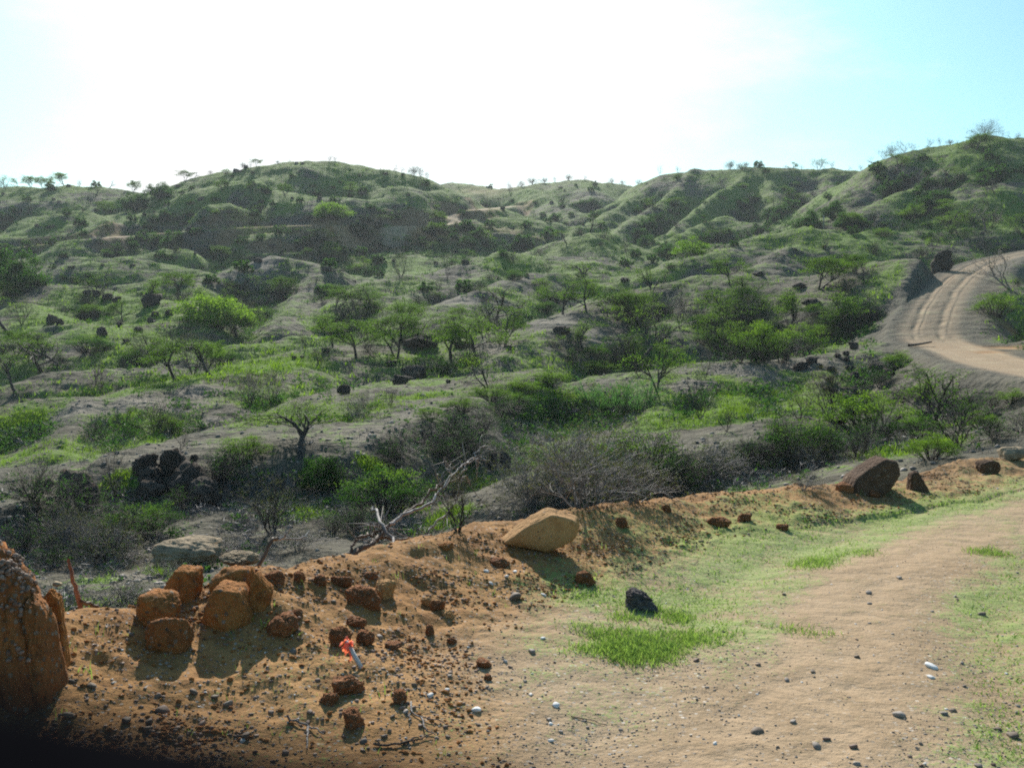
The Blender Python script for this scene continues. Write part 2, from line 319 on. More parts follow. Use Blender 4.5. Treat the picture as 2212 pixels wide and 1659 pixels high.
def ground_mat():
    m, nt, out = nmat('ground_soil_and_grass'); b = NB(nt)
    geo = b.n('ShaderNodeNewGeometry'); pos = geo.outputs['Position']
    grass, red, bare = b.attr('cover'); film, dark, pale = b.attr('cover_b')
    nbig = b.noise(.09, 4, pos); nmid = b.noise(.8, 4, pos); nfine = b.noise(6, 4, pos); nvf = b.noise(45, 3, pos); ngr = b.noise(160, 2, pos)
    # dry hill soil
    soil = b.mix(b.step(nmid, .3, .7), (.082, .072, .048), (.15, .132, .095))
    soil = b.mix(b.step(nbig, .42, .62), soil, (.105, .097, .072))
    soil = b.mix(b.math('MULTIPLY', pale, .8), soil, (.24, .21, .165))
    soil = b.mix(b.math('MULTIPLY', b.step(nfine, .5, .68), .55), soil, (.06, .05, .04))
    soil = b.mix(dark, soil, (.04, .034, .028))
    ntus = b.noise(2.2, 5, pos, .65); soil = b.mix(b.math('MULTIPLY', b.step(ntus, .52, .68), .6), soil, (.045, .038, .03))
    # grass
    gcol = b.mix(b.step(nfine, .3, .7), (.075, .135, .018), (.15, .24, .030))
    gcol = b.mix(b.math('MULTIPLY', b.step(ntus, .5, .7), .6), gcol, (.045, .075, .014)); gcol = b.mix(b.step(nbig, .4, .65), gcol, (.12, .165, .04))
    mpz = b.n('ShaderNodeMapping'); mpz.inputs['Scale'].default_value = (.12, .12, 1.7); b.l(pos, mpz.inputs[0]); band = b.noise(1.0, 4, mpz.outputs[0], .6)
    gm = b.step(b.math('ADD', grass, b.math('MULTIPLY', b.math('SUBTRACT', b.math('ADD', b.math('ADD', b.math('MULTIPLY', nfine, .6), b.math('MULTIPLY', nmid, .7)), b.math('MULTIPLY', b.math('ADD', band, ntus), .8)), 1.45), 1.5)), .40, .64)
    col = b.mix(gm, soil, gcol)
    # orange bank soil
    rsoil = b.mix(b.step(nmid, .3, .7), (.29, .147, .052), (.41, .225, .088))
    rsoil = b.mix(b.math('MULTIPLY', b.step(nfine, .45, .7), .7), rsoil, (.20, .095, .04))
    rsoil = b.mix(b.math('MULTIPLY', b.step(nvf, .55, .7), .6), rsoil, (.14, .075, .04))
    v1 = b.vor(38, pos); spk = b.math('LESS_THAN', v1.outputs['Distance'], .30)
    sc = b.n('ShaderNodeSeparateColor'); b.l(v1.outputs['Color'], sc.inputs[0])
    pebc = b.mix(sc.outputs[0], (.13, .085, .06), (.46, .38, .30))
    keep = b.math('GREATER_THAN', sc.outputs[1], .62)
    rsoil = b.mix(b.math('MULTIPLY', spk, keep), rsoil, pebc)
    # travelled dirt
    road = b.mix(b.step(nmid, .3, .72), (.32, .225, .135), (.41, .305, .195))
    road = b.mix(b.math('MULTIPLY', b.step(b.noise(.42, 3, pos), .45, .62), .55), road, (.31, .21, .12)); road = b.mix(b.math('MULTIPLY', b.step(nfine, .5, .72), .5), road, (.27, .19, .11))
    road = b.mix(b.math('MULTIPLY', b.step(nvf, .52, .68), .5), road, (.27, .19, .12))
    v2 = b.vor(30, pos); sc2 = b.n('ShaderNodeSeparateColor'); b.l(v2.outputs['Color'], sc2.inputs[0])
    spk2 = b.math('MULTIPLY', b.math('LESS_THAN', v2.outputs['Distance'], .28), b.math('GREATER_THAN', sc2.outputs[1], .55))
    road = b.mix(spk2, road, b.mix(sc2.outputs[0], (.12, .10, .085), (.55, .48, .40)))
    v3 = b.vor(85, pos); sc3 = b.n('ShaderNodeSeparateColor'); b.l(v3.outputs['Color'], sc3.inputs[0])
    road = b.mix(b.math('MULTIPLY', b.math('MULTIPLY', b.math('LESS_THAN', v3.outputs['Distance'], .3), b.math('GREATER_THAN', sc3.outputs[1], .5)), .7), road, b.mix(sc3.outputs[0], (.15, .11, .08), (.5, .42, .33)))
    road = b.mix(b.math('MULTIPLY', pale, .75), road, b.mix(b.step(nfine, .35, .7), (.43, .305, .19), (.36, .25, .15)))
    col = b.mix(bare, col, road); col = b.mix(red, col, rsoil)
    # thin seedlings over the dirt
    fm = b.step(b.math('ADD', film, b.math('MULTIPLY', b.math('SUBTRACT', b.math('ADD', b.math('MULTIPLY', ngr, .7), b.math('ADD', b.math('MULTIPLY', nvf, .7), b.math('ADD', b.math('MULTIPLY', nfine, .5), b.math('MULTIPLY', nmid, .6)))), 1.25), 2.6)), .46, .72)
    col = b.mix(b.math('MULTIPLY', fm, .70), col, b.mix(nvf, (.17, .27, .06), (.29, .39, .12)))
    bs = b.n('ShaderNodeBsdfPrincipled'); b.l(col, bs.inputs['Base Color']); bs.inputs['Roughness'].default_value = .95; bs.inputs['Specular IOR Level'].default_value = .12
    offr = b.math('SUBTRACT', 1.0, b.math('MAXIMUM', bare, red))
    h = b.math('ADD', b.math('MULTIPLY', nvf, .007), b.math('ADD', b.math('MULTIPLY', nfine, .045), b.math('MULTIPLY', ngr, .004)))
    h = b.math('ADD', h, b.math('MULTIPLY', offr, b.math('ADD', b.math('MULTIPLY', nmid, .42), b.math('ADD', b.math('MULTIPLY', ntus, .16), b.math('MULTIPLY', band, .40)))))
    bm = b.n('ShaderNodeBump'); bm.inputs['Strength'].default_value = .9; bm.inputs['Distance'].default_value = 1.0; b.l(h, bm.inputs['Height']); b.l(bm.outputs[0], bs.inputs['Normal'])
    b.l(bs.outputs[0], out.inputs[0]); return m
def leaf_mat(name, c1, c2, c3, trans=.55):
    m, nt, out = nmat(name); b = NB(nt)
    geo = b.n('ShaderNodeNewGeometry'); oi = b.n('ShaderNodeObjectInfo')
    col = b.mix(geo.outputs['Random Per Island'], c1, c2); col = b.mix(b.math('MULTIPLY', oi.outputs['Random'], .55), col, c3)
    d = b.n('ShaderNodeBsdfDiffuse'); t = b.n('ShaderNodeBsdfTranslucent'); b.l(col, d.inputs[0]); b.l(b.mix(1.0, col, (1.25, 1.3, .75), 'MULTIPLY'), t.inputs[0])
    g = b.n('ShaderNodeBsdfGlossy'); g.inputs['Roughness'].default_value = .45; g.inputs[0].default_value = (.6, .65, .6, 1)
    s = b.n('ShaderNodeMixShader'); s.inputs[0].default_value = trans; b.l(d.outputs[0], s.inputs[1]); b.l(t.outputs[0], s.inputs[2])
    s2 = b.n('ShaderNodeMixShader'); s2.inputs[0].default_value = .012; b.l(s.outputs[0], s2.inputs[1]); b.l(g.outputs[0], s2.inputs[2])
    b.l(s2.outputs[0], out.inputs[0]); return m
def bark_mat(name, c1, c2, spec=.25, scale=9):
    m, nt, out = nmat(name); b = NB(nt); tc = b.n('ShaderNodeTexCoord')
    n = b.noise(scale, 5, tc.outputs['Object']); n2 = b.noise(scale * 6, 3, tc.outputs['Object'])
    col = b.mix(b.step(n, .3, .7), c1, c2); bs = b.n('ShaderNodeBsdfPrincipled'); b.l(col, bs.inputs['Base Color']); bs.inputs['Roughness'].default_value = .7; bs.inputs['Specular IOR Level'].default_value = spec
    bm = b.n('ShaderNodeBump'); bm.inputs['Strength'].default_value = .5; bm.inputs['Distance'].default_value = .02; b.l(b.math('ADD', n, n2), bm.inputs['Height']); b.l(bm.outputs[0], bs.inputs['Normal'])
    b.l(bs.outputs[0], out.inputs[0]); return m
def rock_mat(name, c1, c2, c3, pebble=0.0, fine=30, bump=.05):
    """earthy rock in metres (world position), optional pebbles set in it"""
    m, nt, out = nmat(name); b = NB(nt); tc = b.n('ShaderNodeTexCoord'); pos = tc.outputs['Object']
    n1 = b.noise(fine * .12, 4, pos); n2 = b.noise(fine, 5, pos); n3 = b.noise(fine * 5, 3, pos)
    col = b.mix(b.step(n1, .3, .7), c1, c2); col = b.mix(b.math('MULTIPLY', b.step(n2, .5, .75), .8), col, c3); col = b.mix(b.math('MULTIPLY', b.step(b.noise(fine * .35, 6, pos, .7), .52, .66), .55), col, c3); h = b.math('ADD', b.math('MULTIPLY', n2, 1.0), b.math('MULTIPLY', n3, .3))
    if pebble > 0:
        v = b.vor(fine * 1.3, pos); s = b.n('ShaderNodeSeparateColor'); b.l(v.outputs['Color'], s.inputs[0])
        k = b.math('MULTIPLY', b.math('LESS_THAN', v.outputs['Distance'], .36), b.math('GREATER_THAN', s.outputs[1], 1 - pebble))
        col = b.mix(k, col, b.mix(s.outputs[0], (.13, .08, .05), (.32, .24, .17))); h = b.math('ADD', h, b.math('MULTIPLY', k, .5))
    bs = b.n('ShaderNodeBsdfPrincipled'); b.l(col, bs.inputs['Base Color']); bs.inputs['Roughness'].default_value = .92; bs.inputs['Specular IOR Level'].default_value = .15
    bm = b.n('ShaderNodeBump'); bm.inputs['Strength'].default_value = .8; bm.inputs['Distance'].default_value = bump; b.l(h, bm.inputs['Height']); b.l(bm.outputs[0], bs.inputs['Normal'])
    b.l(bs.outputs[0], out.inputs[0]); return m
def stone_mat(name, c1, c2):
    m, nt, out = nmat(name); b = NB(nt); tc = b.n('ShaderNodeTexCoord'); oi = b.n('ShaderNodeObjectInfo'); g = b.n('ShaderNodeNewGeometry')
    r = b.math('FRACT', b.math('ADD', oi.outputs['Random'], g.outputs['Random Per Island']))
    col = b.mix(r, c1, c2); n = b.noise(60, 4, tc.outputs['Object']); col = b.mix(b.math('MULTIPLY', b.step(n, .4, .7), .5), col, tuple(x * .5 for x in c1))
    bs = b.n('ShaderNodeBsdfPrincipled'); b.l(col, bs.inputs['Base Color']); bs.inputs['Roughness'].default_value = .75; bs.inputs['Specular IOR Level'].default_value = .3
    b.l(bs.outputs[0], out.inputs[0]); return m
M_ = dict(
    ground=ground_mat(),
    leaf=leaf_mat('thorn_tree_leaf', (.085, .165, .02), (.15, .25, .035), (.06, .12, .025)),
    lime=leaf_mat('lime_leaf', (.12, .225, .025), (.20, .33, .045), (.15, .23, .03)),
    deep=leaf_mat('deep_green_leaf', (.035, .095, .018), (.065, .145, .026), (.04, .09, .03), .5),
    blue=leaf_mat('feathery_leaf', (.07, .19, .06), (.12, .28, .09), (.08, .18, .06)),
    dry=leaf_mat('dry_leaf', (.075, .075, .045), (.11, .12, .05), (.07, .085, .035), .35),
    grass=leaf_mat('grass_blade', (.17, .29, .06), (.30, .43, .12), (.24, .33, .10), .45),
    tuft=leaf_mat('hill_grass_blade', (.12, .21, .02), (.21, .33, .04), (.16, .24, .035), .5),
    bark=bark_mat('dark_bark', (.030, .025, .021), (.075, .062, .052)),
    twig=bark_mat('grey_twig', (.13, .11, .10), (.27, .24, .22), .5),
    dead=bark_mat('bleached_wood', (.20, .17, .15), (.42, .38, .35), .45, 14),
    deadd=bark_mat('brown_dead_wood', (.075, .05, .035), (.17, .115, .08), .3, 14),
    redwood=bark_mat('reddish_wood', (.16, .055, .03), (.30, .12, .06), .3, 14),
    orange=rock_mat('orange_earth_rock', (.33, .13, .036), (.42, .19, .06), (.17, .066, .026), .22, 26),
    conglo=rock_mat('pebbly_conglomerate', (.25, .10, .035), (.35, .155, .055), (.14, .06, .03), .5, 26),
    tan=rock_mat('tan_rock', (.40, .215, .085), (.52, .30, .13), (.30, .15, .06), .06, 30, .012),
    clod=rock_mat('red_brown_clod', (.26, .105, .045), (.35, .155, .065), (.15, .065, .035), .3, 34),
    brownrock=rock_mat('dark_brown_rock', (.085, .05, .033), (.14, .085, .052), (.055, .035, .025), .25, 16),
    black=rock_mat('black_cinder_rock', (.045, .040, .040), (.13, .115, .11), (.012, .011, .012), 0, 24, .02),
    hillrock=rock_mat('dark_hill_boulder', (.058, .046, .036), (.12, .096, .076), (.02, .017, .015), 0, 5, .12),
    palerock=rock_mat('pale_hill_boulder', (.27, .205, .13), (.36, .285, .19), (.15, .115, .075), 0, 5, .1),
    stone=stone_mat('brown_pebble', (.16, .095, .065), (.36, .26, .20)), gstone=stone_mat('grey_pebble', (.17, .135, .11), (.38, .32, .27)), dstone=stone_mat('dark_pebble', (.12, .085, .06), (.25, .185, .13)), wstone=stone_mat('white_pebble', (.60, .56, .52), (.82, .80, .77)),
    ribbon=leaf_mat('orange_pink_tape', (.90, .20, .15), (.95, .33, .24), (.9, .24, .2), .4),
    paint=bark_mat('white_painted_wood', (.50, .47, .44), (.72, .70, .68), .3, 30), post=bark_mat('weathered_concrete', (.34, .32, .28), (.48, .45, .40), .2, 12),
    plastic=bark_mat('black_car_plastic', (.003, .003, .004), (.006, .006, .007), 0, 30))
# ------------------------------------------------------------------ mesh tools
SCN = bpy.context.scene; COL = SCN.collection
class MB:
    def __init__(self): self.v = []; self.f4 = []; self.f3 = []; self.m4 = []; self.m3 = []; self.n = 0
    def add(self, v, q=None, t=None, m=0):
        v = np.asarray(v, np.float32)
        if q is not None and len(q): self.f4.append(np.asarray(q) + self.n); self.m4.append(np.full(len(q), m))
        if t is not None and len(t): self.f3.append(np.asarray(t) + self.n); self.m3.append(np.full(len(t), m))
        self.v.append(v); self.n += len(v)
    def tube(self, pts, rad, sides=4, m=0, cap=True):
        p = np.asarray(pts, float); r = np.asarray(rad, float); k = len(p); d = np.gradient(p, axis=0); d /= np.linalg.norm(d, axis=1)[:, None] + 1e-9
        ref = np.array([.31, .2, .93]) if abs(d[0][2]) < .9 else np.array([.93, .3, .2])
        a = np.cross(d, ref); a /= np.linalg.norm(a, axis=1)[:, None] + 1e-9; c = np.cross(d, a)
        th = np.arange(sides) * 2 * PI / sides
        v = p[:, None] + r[:, None, None] * (np.cos(th)[None, :, None] * a[:, None] + np.sin(th)[None, :, None] * c[:, None])
        i = np.arange(k - 1)[:, None] * sides; j = np.arange(sides); j2 = (j + 1) % sides
        q = np.stack([i + j, i + j2, i + sides + j2, i + sides + j], -1).reshape(-1, 4)
        self.add(v.reshape(-1, 3), q, None, m)
        if cap and sides == 4: self.f4.append(np.array([[3, 2, 1, 0], [4 * (k - 1), 4 * (k - 1) + 1, 4 * (k - 1) + 2, 4 * (k - 1) + 3]]) + self.n - len(p) * sides); self.m4.append(np.full(2, m))
    def leaves(self, c, size, up=0.0, m=0, asp=.5, rg=None):
        """one small diamond per centre"""
        rg = rg or rng; c = np.asarray(c, float); n = len(c)
        d = rg.normal(size=(n, 3)); d[:, 2] *= (1 - up); d /= np.linalg.norm(d, axis=1)[:, None] + 1e-9
        e = rg.normal(size=(n, 3)); e[:, 2] *= (1 - up); e -= (e * d).sum(1)[:, None] * d; e /= np.linalg.norm(e, axis=1)[:, None] + 1e-9
        s = np.broadcast_to(size, n) * rg.uniform(.65, 1.35, n)
        v = np.stack([c - d * s[:, None] * .5, c + e * s[:, None] * asp * .5, c + d * s[:, None] * .5, c - e * s[:, None] * asp * .5], 1).reshape(-1, 3)
        self.add(v, np.arange(n * 4).reshape(n, 4), None, m)
    def mesh(self, name, mats, smooth=False):
        me = bpy.data.meshes.new(name); v = np.concatenate(self.v)
        me.vertices.add(len(v)); me.vertices.foreach_set('co', v.reshape(-1))
        f4 = np.concatenate(self.f4) if self.f4 else np.zeros((0, 4), int); f3 = np.concatenate(self.f3) if self.f3 else np.zeros((0, 3), int)
        li = np.concatenate([f4.reshape(-1), f3.reshape(-1)]).astype(np.int32); me.loops.add(len(li)); me.loops.foreach_set('vertex_index', li)
        st = np.concatenate([np.arange(len(f4)) * 4, len(f4) * 4 + np.arange(len(f3)) * 3]).astype(np.int32); me.polygons.add(len(st)); me.polygons.foreach_set('loop_start', st)
        mi = np.concatenate([np.concatenate(self.m4) if self.m4 else np.zeros(0), np.concatenate(self.m3) if self.m3 else np.zeros(0)]).astype(np.int32); me.polygons.foreach_set('material_index', mi)
        me.update(calc_edges=True)
        for x in (mats if isinstance(mats, (list, tuple)) else [mats]): me.materials.append(x)
        if smooth: me.shade_smooth()
        return me
def link(name, me, parent=None):
    o = bpy.data.objects.new(name, me); COL.objects.link(o)
    if parent is not None: o.parent = parent
    return o
def tag(o, label, cat, group=None, kind=None):
    if label: o['label'] = label
    if cat: o['category'] = cat
    if group: o['group'] = group
    if kind: o['kind'] = kind
    return o
# ------------------------------------------------------------------ plants (one metre tall patterns)
def unit(v): v = np.asarray(v, float); return v / (np.linalg.norm(v) + 1e-9)
def limb(mb, p, d, L, r, lev, nlev, rg, kids, ang, trop, tips, sides, curl=.15, m=0, split=None):
    """a branch that bends, tapers and forks"""
    pts = [np.array(p, float)]; d = unit(d); n = 4 if lev < 2 else 3
    for k in range(n):
        d = unit(d + rg.normal(size=3) * curl + np.array([0, 0, trop * (.5 if lev == 0 else 1)])); pts.append(pts[-1] + d * L / n)
    rad = np.linspace(r, r * .55, n + 1); tgt = mb if split is None or lev >= split[0] else split[1]
    tgt.tube(pts, rad, max(3, sides - lev) if lev else sides, m, False)
    if lev == nlev - 1: tips.append((pts[-1], d)); tips.append((pts[-2], d)); return
    nk = kids if isinstance(kids, int) else kids[min(lev, len(kids) - 1)]
    for k in range(nk):
        t = 1.0 if k == 0 else rg.uniform(.35, .95); i = min(int(t * n), n - 1); q = pts[i] + (pts[i + 1] - pts[i]) * (t * n - i)
        a = ang * rg.uniform(.6, 1.3) * (.55 if k == 0 else 1); s = unit(np.cross(d, rg.normal(size=3))); nd = d * math.cos(a) + s * math.sin(a)
        limb(mb, q, nd, L * rg.uniform(.6, .85), r * (.62 if k == 0 else .5), lev + 1, nlev, rg, kids, ang, trop, tips, sides, curl, m, split)
def fit(parts, h=1.0, w=None):
    """scale a set of MBs so that the plant is h tall and w wide"""
    a = np.concatenate([np.concatenate(p.v) for p in parts if p.v]); z1 = np.percentile(a[:, 2], 99.7); wx = (np.percentile(a[:, 0], 99) - np.percentile(a[:, 0], 1) + np.percentile(a[:, 1], 99) - np.percentile(a[:, 1], 1)) / 2
    for p in parts:
        for v in p.v: v[:, 2] *= h / z1; v[:, :2] *= (w / wx if w else h / z1)
def acacia(seed, leafy=1.0, mat='leaf', flat=True, bark='bark', stems=None):
    rg = np.random.default_rng(seed); tr, cr = MB(), MB(); tips = []
    ns = stems or int(rg.integers(1, 4))
    for k in range(ns):
        a = rg.uniform(0, 2 * PI) + k * 2 * PI / ns; lean = .25 if ns == 1 else .65
        limb(cr, (0, 0, -.04), (math.cos(a) * lean, math.sin(a) * lean, 1), .42, .02 if ns > 1 else .028, 0, 4, rg, (4, 4, 3), .75, .02, tips, 6, .16, 0, (2, tr))
    t = np.array([q[0] for q in tips]); top = np.percentile(t[:, 2], 90)
    if leafy > 0:
        sel = t[t[:, 2] > top * (.45 if flat else .25)]; sel = sel[rg.random(len(sel)) < min(1, leafy)]
        c = np.repeat(sel, int(44 * max(.5, leafy)), 0); c = c + rg.normal(size=c.shape) * np.array([.062, .062, .022 if flat else .05])
        cr.leaves(c, .027, .55 if flat else .1, 1, .55, rg)
    if flat:
        for p in (tr, cr):
            for v in p.v: v[:, 2] = np.where(v[:, 2] > top * .8, top * .8 + (v[:, 2] - top * .8) * .45, v[:, 2])
    fit((tr, cr), 1, rg.uniform(1.2, 1.5) if flat else None)
    return [('trunk', tr.mesh('trunk', M_[bark], True)), ('crown', cr.mesh('crown', [M_['twig' if bark == 'twig' else 'bark'], M_[mat]]))]
def bare(seed, wide=.9, bark='bark', twig='bark', leafy=0.0, stems=None, mat='dry'):
    rg = np.random.default_rng(seed); tr, cr = MB(), MB(); tips = []
    ns = stems or int(rg.integers(2, 5))
    for k in range(ns):
        a = rg.uniform(0, 6.3) + k * 2 * PI / ns
        limb(cr, (0, 0, -.04), (math.cos(a) * wide * .55, math.sin(a) * wide * .55, 1), .45, .016, 0, 5, rg, (4, 3, 3, 3), .55, .05, tips, 5, .17, 0, (2, tr))
    if leafy:
        t = np.array([q[0] for q in tips]); t = t[rg.random(len(t)) < leafy]; c = np.repeat(t, 6, 0) + rg.normal(size=(len(t) * 6, 3)) * .03; cr.leaves(c, .028, .3, 1, .5, rg)
    fit((tr, cr), 1, wide)
    return [('trunk', tr.mesh('trunk', M_[bark], True)), ('crown', cr.mesh('crown', [M_[twig], M_[mat]]))]
def scrub(seed, wide=1.5, twig='twig', leafy=.12, mat='dry'):
    """many thin stems from the ground"""
    rg = np.random.default_rng(seed); cr = MB(); st = MB(); tips = []
    for k in range(11):
        a = rg.uniform(0, 6.3); l = rg.uniform(.2, 1.1)
        limb(cr, (rg.normal() * .05, rg.normal() * .05, -.04), (math.cos(a) * l * wide * .6, math.sin(a) * l * wide * .6, 1), rg.uniform(.35, .5), .011, 0, 4, rg, (5, 4, 3), .6, .0, tips, 4, .2, 0, (1, st))
    if leafy:
        t = np.array([q[0] for q in tips]); t = t[rg.random(len(t)) < leafy]; c = np.repeat(t, 8, 0) + rg.normal(size=(len(t) * 8, 3)) * .035; cr.leaves(c, .032, .2, 1, .5, rg)
    fit((st, cr), 1, wide)
    return [('stems', st.mesh('stems', M_[twig], True)), ('crown', cr.mesh('crown', [M_[twig], M_[mat]]))]
def dome(seed, wide=1.9, mat='lime', n=70, leaf=.055, per=130, low=.12):
    """broad rounded mass of leaf clumps on several stems"""
    rg = np.random.default_rng(seed); tr, cr = MB(), MB()
    u = rg.normal(size=(n, 3)); u[:, 2] = np.abs(u[:, 2]) * .9; u /= np.linalg.norm(u, axis=1)[:, None]; rr = rg.uniform(.62, 1.0, n) * (1 + .22 * np.sin(np.arctan2(u[:, 1], u[:, 0]) * 3 + seed))
    c = u * rr[:, None] * np.array([wide / 2 * .86, wide / 2 * .86, 1 - low - .1]) + np.array([0, 0, low])
    for k in range(n):
        if k % 3 == 0 and c[k][2] > .2:
            b0 = rg.normal(size=3) * .05; b0[2] = -.03; mid = (b0 + c[k]) / 2 + rg.normal(size=3) * .05; mid[2] += .05
            tr.tube([b0, mid, c[k]], [.022, .014, .006], 5, 0, False)
    m = rg.uniform(.45, 1.3, n); q = []
    for k in range(n): q.append(c[k] + rg.normal(size=(int(per * m[k]), 3)) * np.array([.085 * wide * .6, .085 * wide * .6, .06]) * m[k] ** .5)
    q = np.concatenate(q); q = q[q[:, 2] > .02]; cr.leaves(q, leaf, .25, 0, .62, rg)
    fit((tr, cr), 1, wide)
    return [('trunk', tr.mesh('trunk', M_['bark'], True)), ('crown', cr.mesh('crown', [M_[mat]]))]
def mound(seed, wide=2.2, mat='leaf', n=40):
    """low spreading shrub: twigs below, flat sprays of leaf on top"""
    rg = np.random.default_rng(seed); st, cr = MB(), MB()
    for k in range(n):
        a = rg.uniform(0, 6.3); l = math.sqrt(rg.random()) * wide / 2; h = (1 - .55 * (2 * l / wide) ** 2) * rg.uniform(.6, 1.05)
        e = np.array([math.cos(a) * l, math.sin(a) * l, h]); b0 = np.array([e[0] * .25, e[1] * .25, -.04]); mid = (b0 + e) / 2 + rg.normal(size=3) * .08
        st.tube([b0, mid, e], [.018, .012, .005], 3, 0, False)
        for j in range(3):
            f = e + rg.normal(size=3) * np.array([.16, .16, .06]); cr.tube([mid, (mid + f) / 2 + rg.normal(size=3) * .03, f], [.008, .006, .003], 3, 0, False)
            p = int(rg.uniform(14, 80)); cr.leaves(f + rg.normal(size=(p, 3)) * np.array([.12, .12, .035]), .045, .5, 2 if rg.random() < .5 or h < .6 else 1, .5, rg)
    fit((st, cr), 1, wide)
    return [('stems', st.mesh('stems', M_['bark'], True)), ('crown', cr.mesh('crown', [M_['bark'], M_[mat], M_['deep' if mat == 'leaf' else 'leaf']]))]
def feather(seed):
    rg = np.random.default_rng(seed); st, cr = MB(), MB()
    for k in range(34):
        a = rg.uniform(0, 6.3); l = rg.uniform(.1, .75); p = np.array([math.cos(a) * l * .25, math.sin(a) * l * .25, -.03]); d = unit([math.cos(a) * l, math.sin(a) * l, 1]); pts = [p]; L = rg.uniform(.6, 1.05)
        for j in range(5): d = unit(d + np.array([math.cos(a) * .1, math.sin(a) * .1, -.05]) + rg.normal(size=3) * .08); pts.append(pts[-1] + d * L / 5)
        st.tube(pts, np.linspace(.008, .002, 6), 3, 0, False)
        t = rg.uniform(.25, 1, 48) * 5; i = np.minimum(t.astype(int), 4); P0 = np.array(pts); c = P0[i] + (P0[i + 1] - P0[i]) * (t - i)[:, None] + rg.normal(size=(48, 3)) * .022; cr.leaves(c, .05, 0, 0, .28, rg)
    fit((st, cr), 1, 1.0)
    return [('stems', st.mesh('stems', M_['bark'], True)), ('crown', cr.mesh('crown', [M_['blue']]))]
# ------------------------------------------------------------------ rocks
def ico(sub):
    bm = bmesh.new(); bmesh.ops.create_icosphere(bm, subdivisions=sub, radius=1); v = np.array([q.co[:] for q in bm.verts]); f = np.array([[q.index for q in p.verts] for p in bm.faces]); bm.free(); return v, f
ICO = {k: ico(k) for k in (1, 2, 3, 4, 5, 6)}
def facets(dirs, planes, soft=14):
    """radius of a block bounded by planes (normal, distance), its edges a little worn"""
    n = np.array([unit(p[0]) for p in planes]); d = np.array([p[1] for p in planes]); k = dirs @ n.T
    inv = np.maximum(k / d, 1e-3); return (inv ** soft).sum(1) ** (-1 / soft)
def rock_mesh(name, mat, size, seed=0, sub=4, planes=None, nplanes=11, rough=.05, soft=14, freq=3.0, grit=.012):
    rg = np.random.default_rng(seed); v, f = ICO[sub]
    if planes is None: planes = [(rg.normal(size=3), rg.uniform(.72, 1.0)) for _ in range(nplanes)] + [((0, 0, 1), .95), ((0, 0, -1), .95), ((1, 0, 0), 1), ((-1, 0, 0), 1), ((0, 1, 0), 1), ((0, -1, 0), 1)]
    r = facets(v, planes, soft); p = v * r[:, None]
    p = p + v * (rough * fbm3(p * freq + seed * 3.1, 4, seed) + grit * fbm3(p * freq * 5 + 7, 3, seed + 5))[:, None]
    cr = fbm3(p * freq * 1.3 + seed * 1.7 + 31, 3, seed + 9); p = p - v * (rough * .55 * np.clip(1 - np.abs(cr) * 9, 0, 1))[:, None]
    p = p * (np.asarray(size) / 2)
    mb = MB(); mb.add(p, None, f); return mb.mesh(name, mat, True)
# ------------------------------------------------------------------ ground cover
UNIT = K / F                                    # metres per survey unit per metre of depth
YY, XX, ZZ = G.Y, G.X, G.Z
ANG = ZZ / YY; CM = np.maximum.accumulate(np.vstack([np.full((1, ANG.shape[1]), -9), ANG[:-1]]), 0)
VIS = np.maximum(ANG - CM, 0) * (np.abs(XX / YY) < .53) * (YY > 2.5) * (YY < 420)
def box(A, n, ax):
    """running mean"""
    p = [(0, 0), (0, 0)]; p[ax] = (n + 1, n); B = np.cumsum(np.pad(A.astype(np.float64), p, mode='edge'), ax); k = 2 * n + 1
    return ((B[k:] - B[:-k]) if ax == 0 else (B[:, k:] - B[:, :-k])) / k
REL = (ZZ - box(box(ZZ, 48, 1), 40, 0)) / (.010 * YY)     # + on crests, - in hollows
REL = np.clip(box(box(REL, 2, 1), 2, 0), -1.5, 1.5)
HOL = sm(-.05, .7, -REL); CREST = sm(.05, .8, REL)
def patch(items, exp=1.0):
    r = np.zeros(ZZ.shape, np.float32)
    for px, py, rad in items:
        x, y, z = G.hit(px, py); R_ = rad * UNIT * y * 1.15
        i0, i1 = np.searchsorted(TY, [max(y - 3 * R_, 1), y + 3 * R_])
        sl = slice(i0, i1); d2 = ((XX[sl] - x) ** 2 + (YY[sl] - y) ** 2) / R_ ** 2
        r[sl] = np.maximum(r[sl], np.exp(-d2 * exp))
    return r
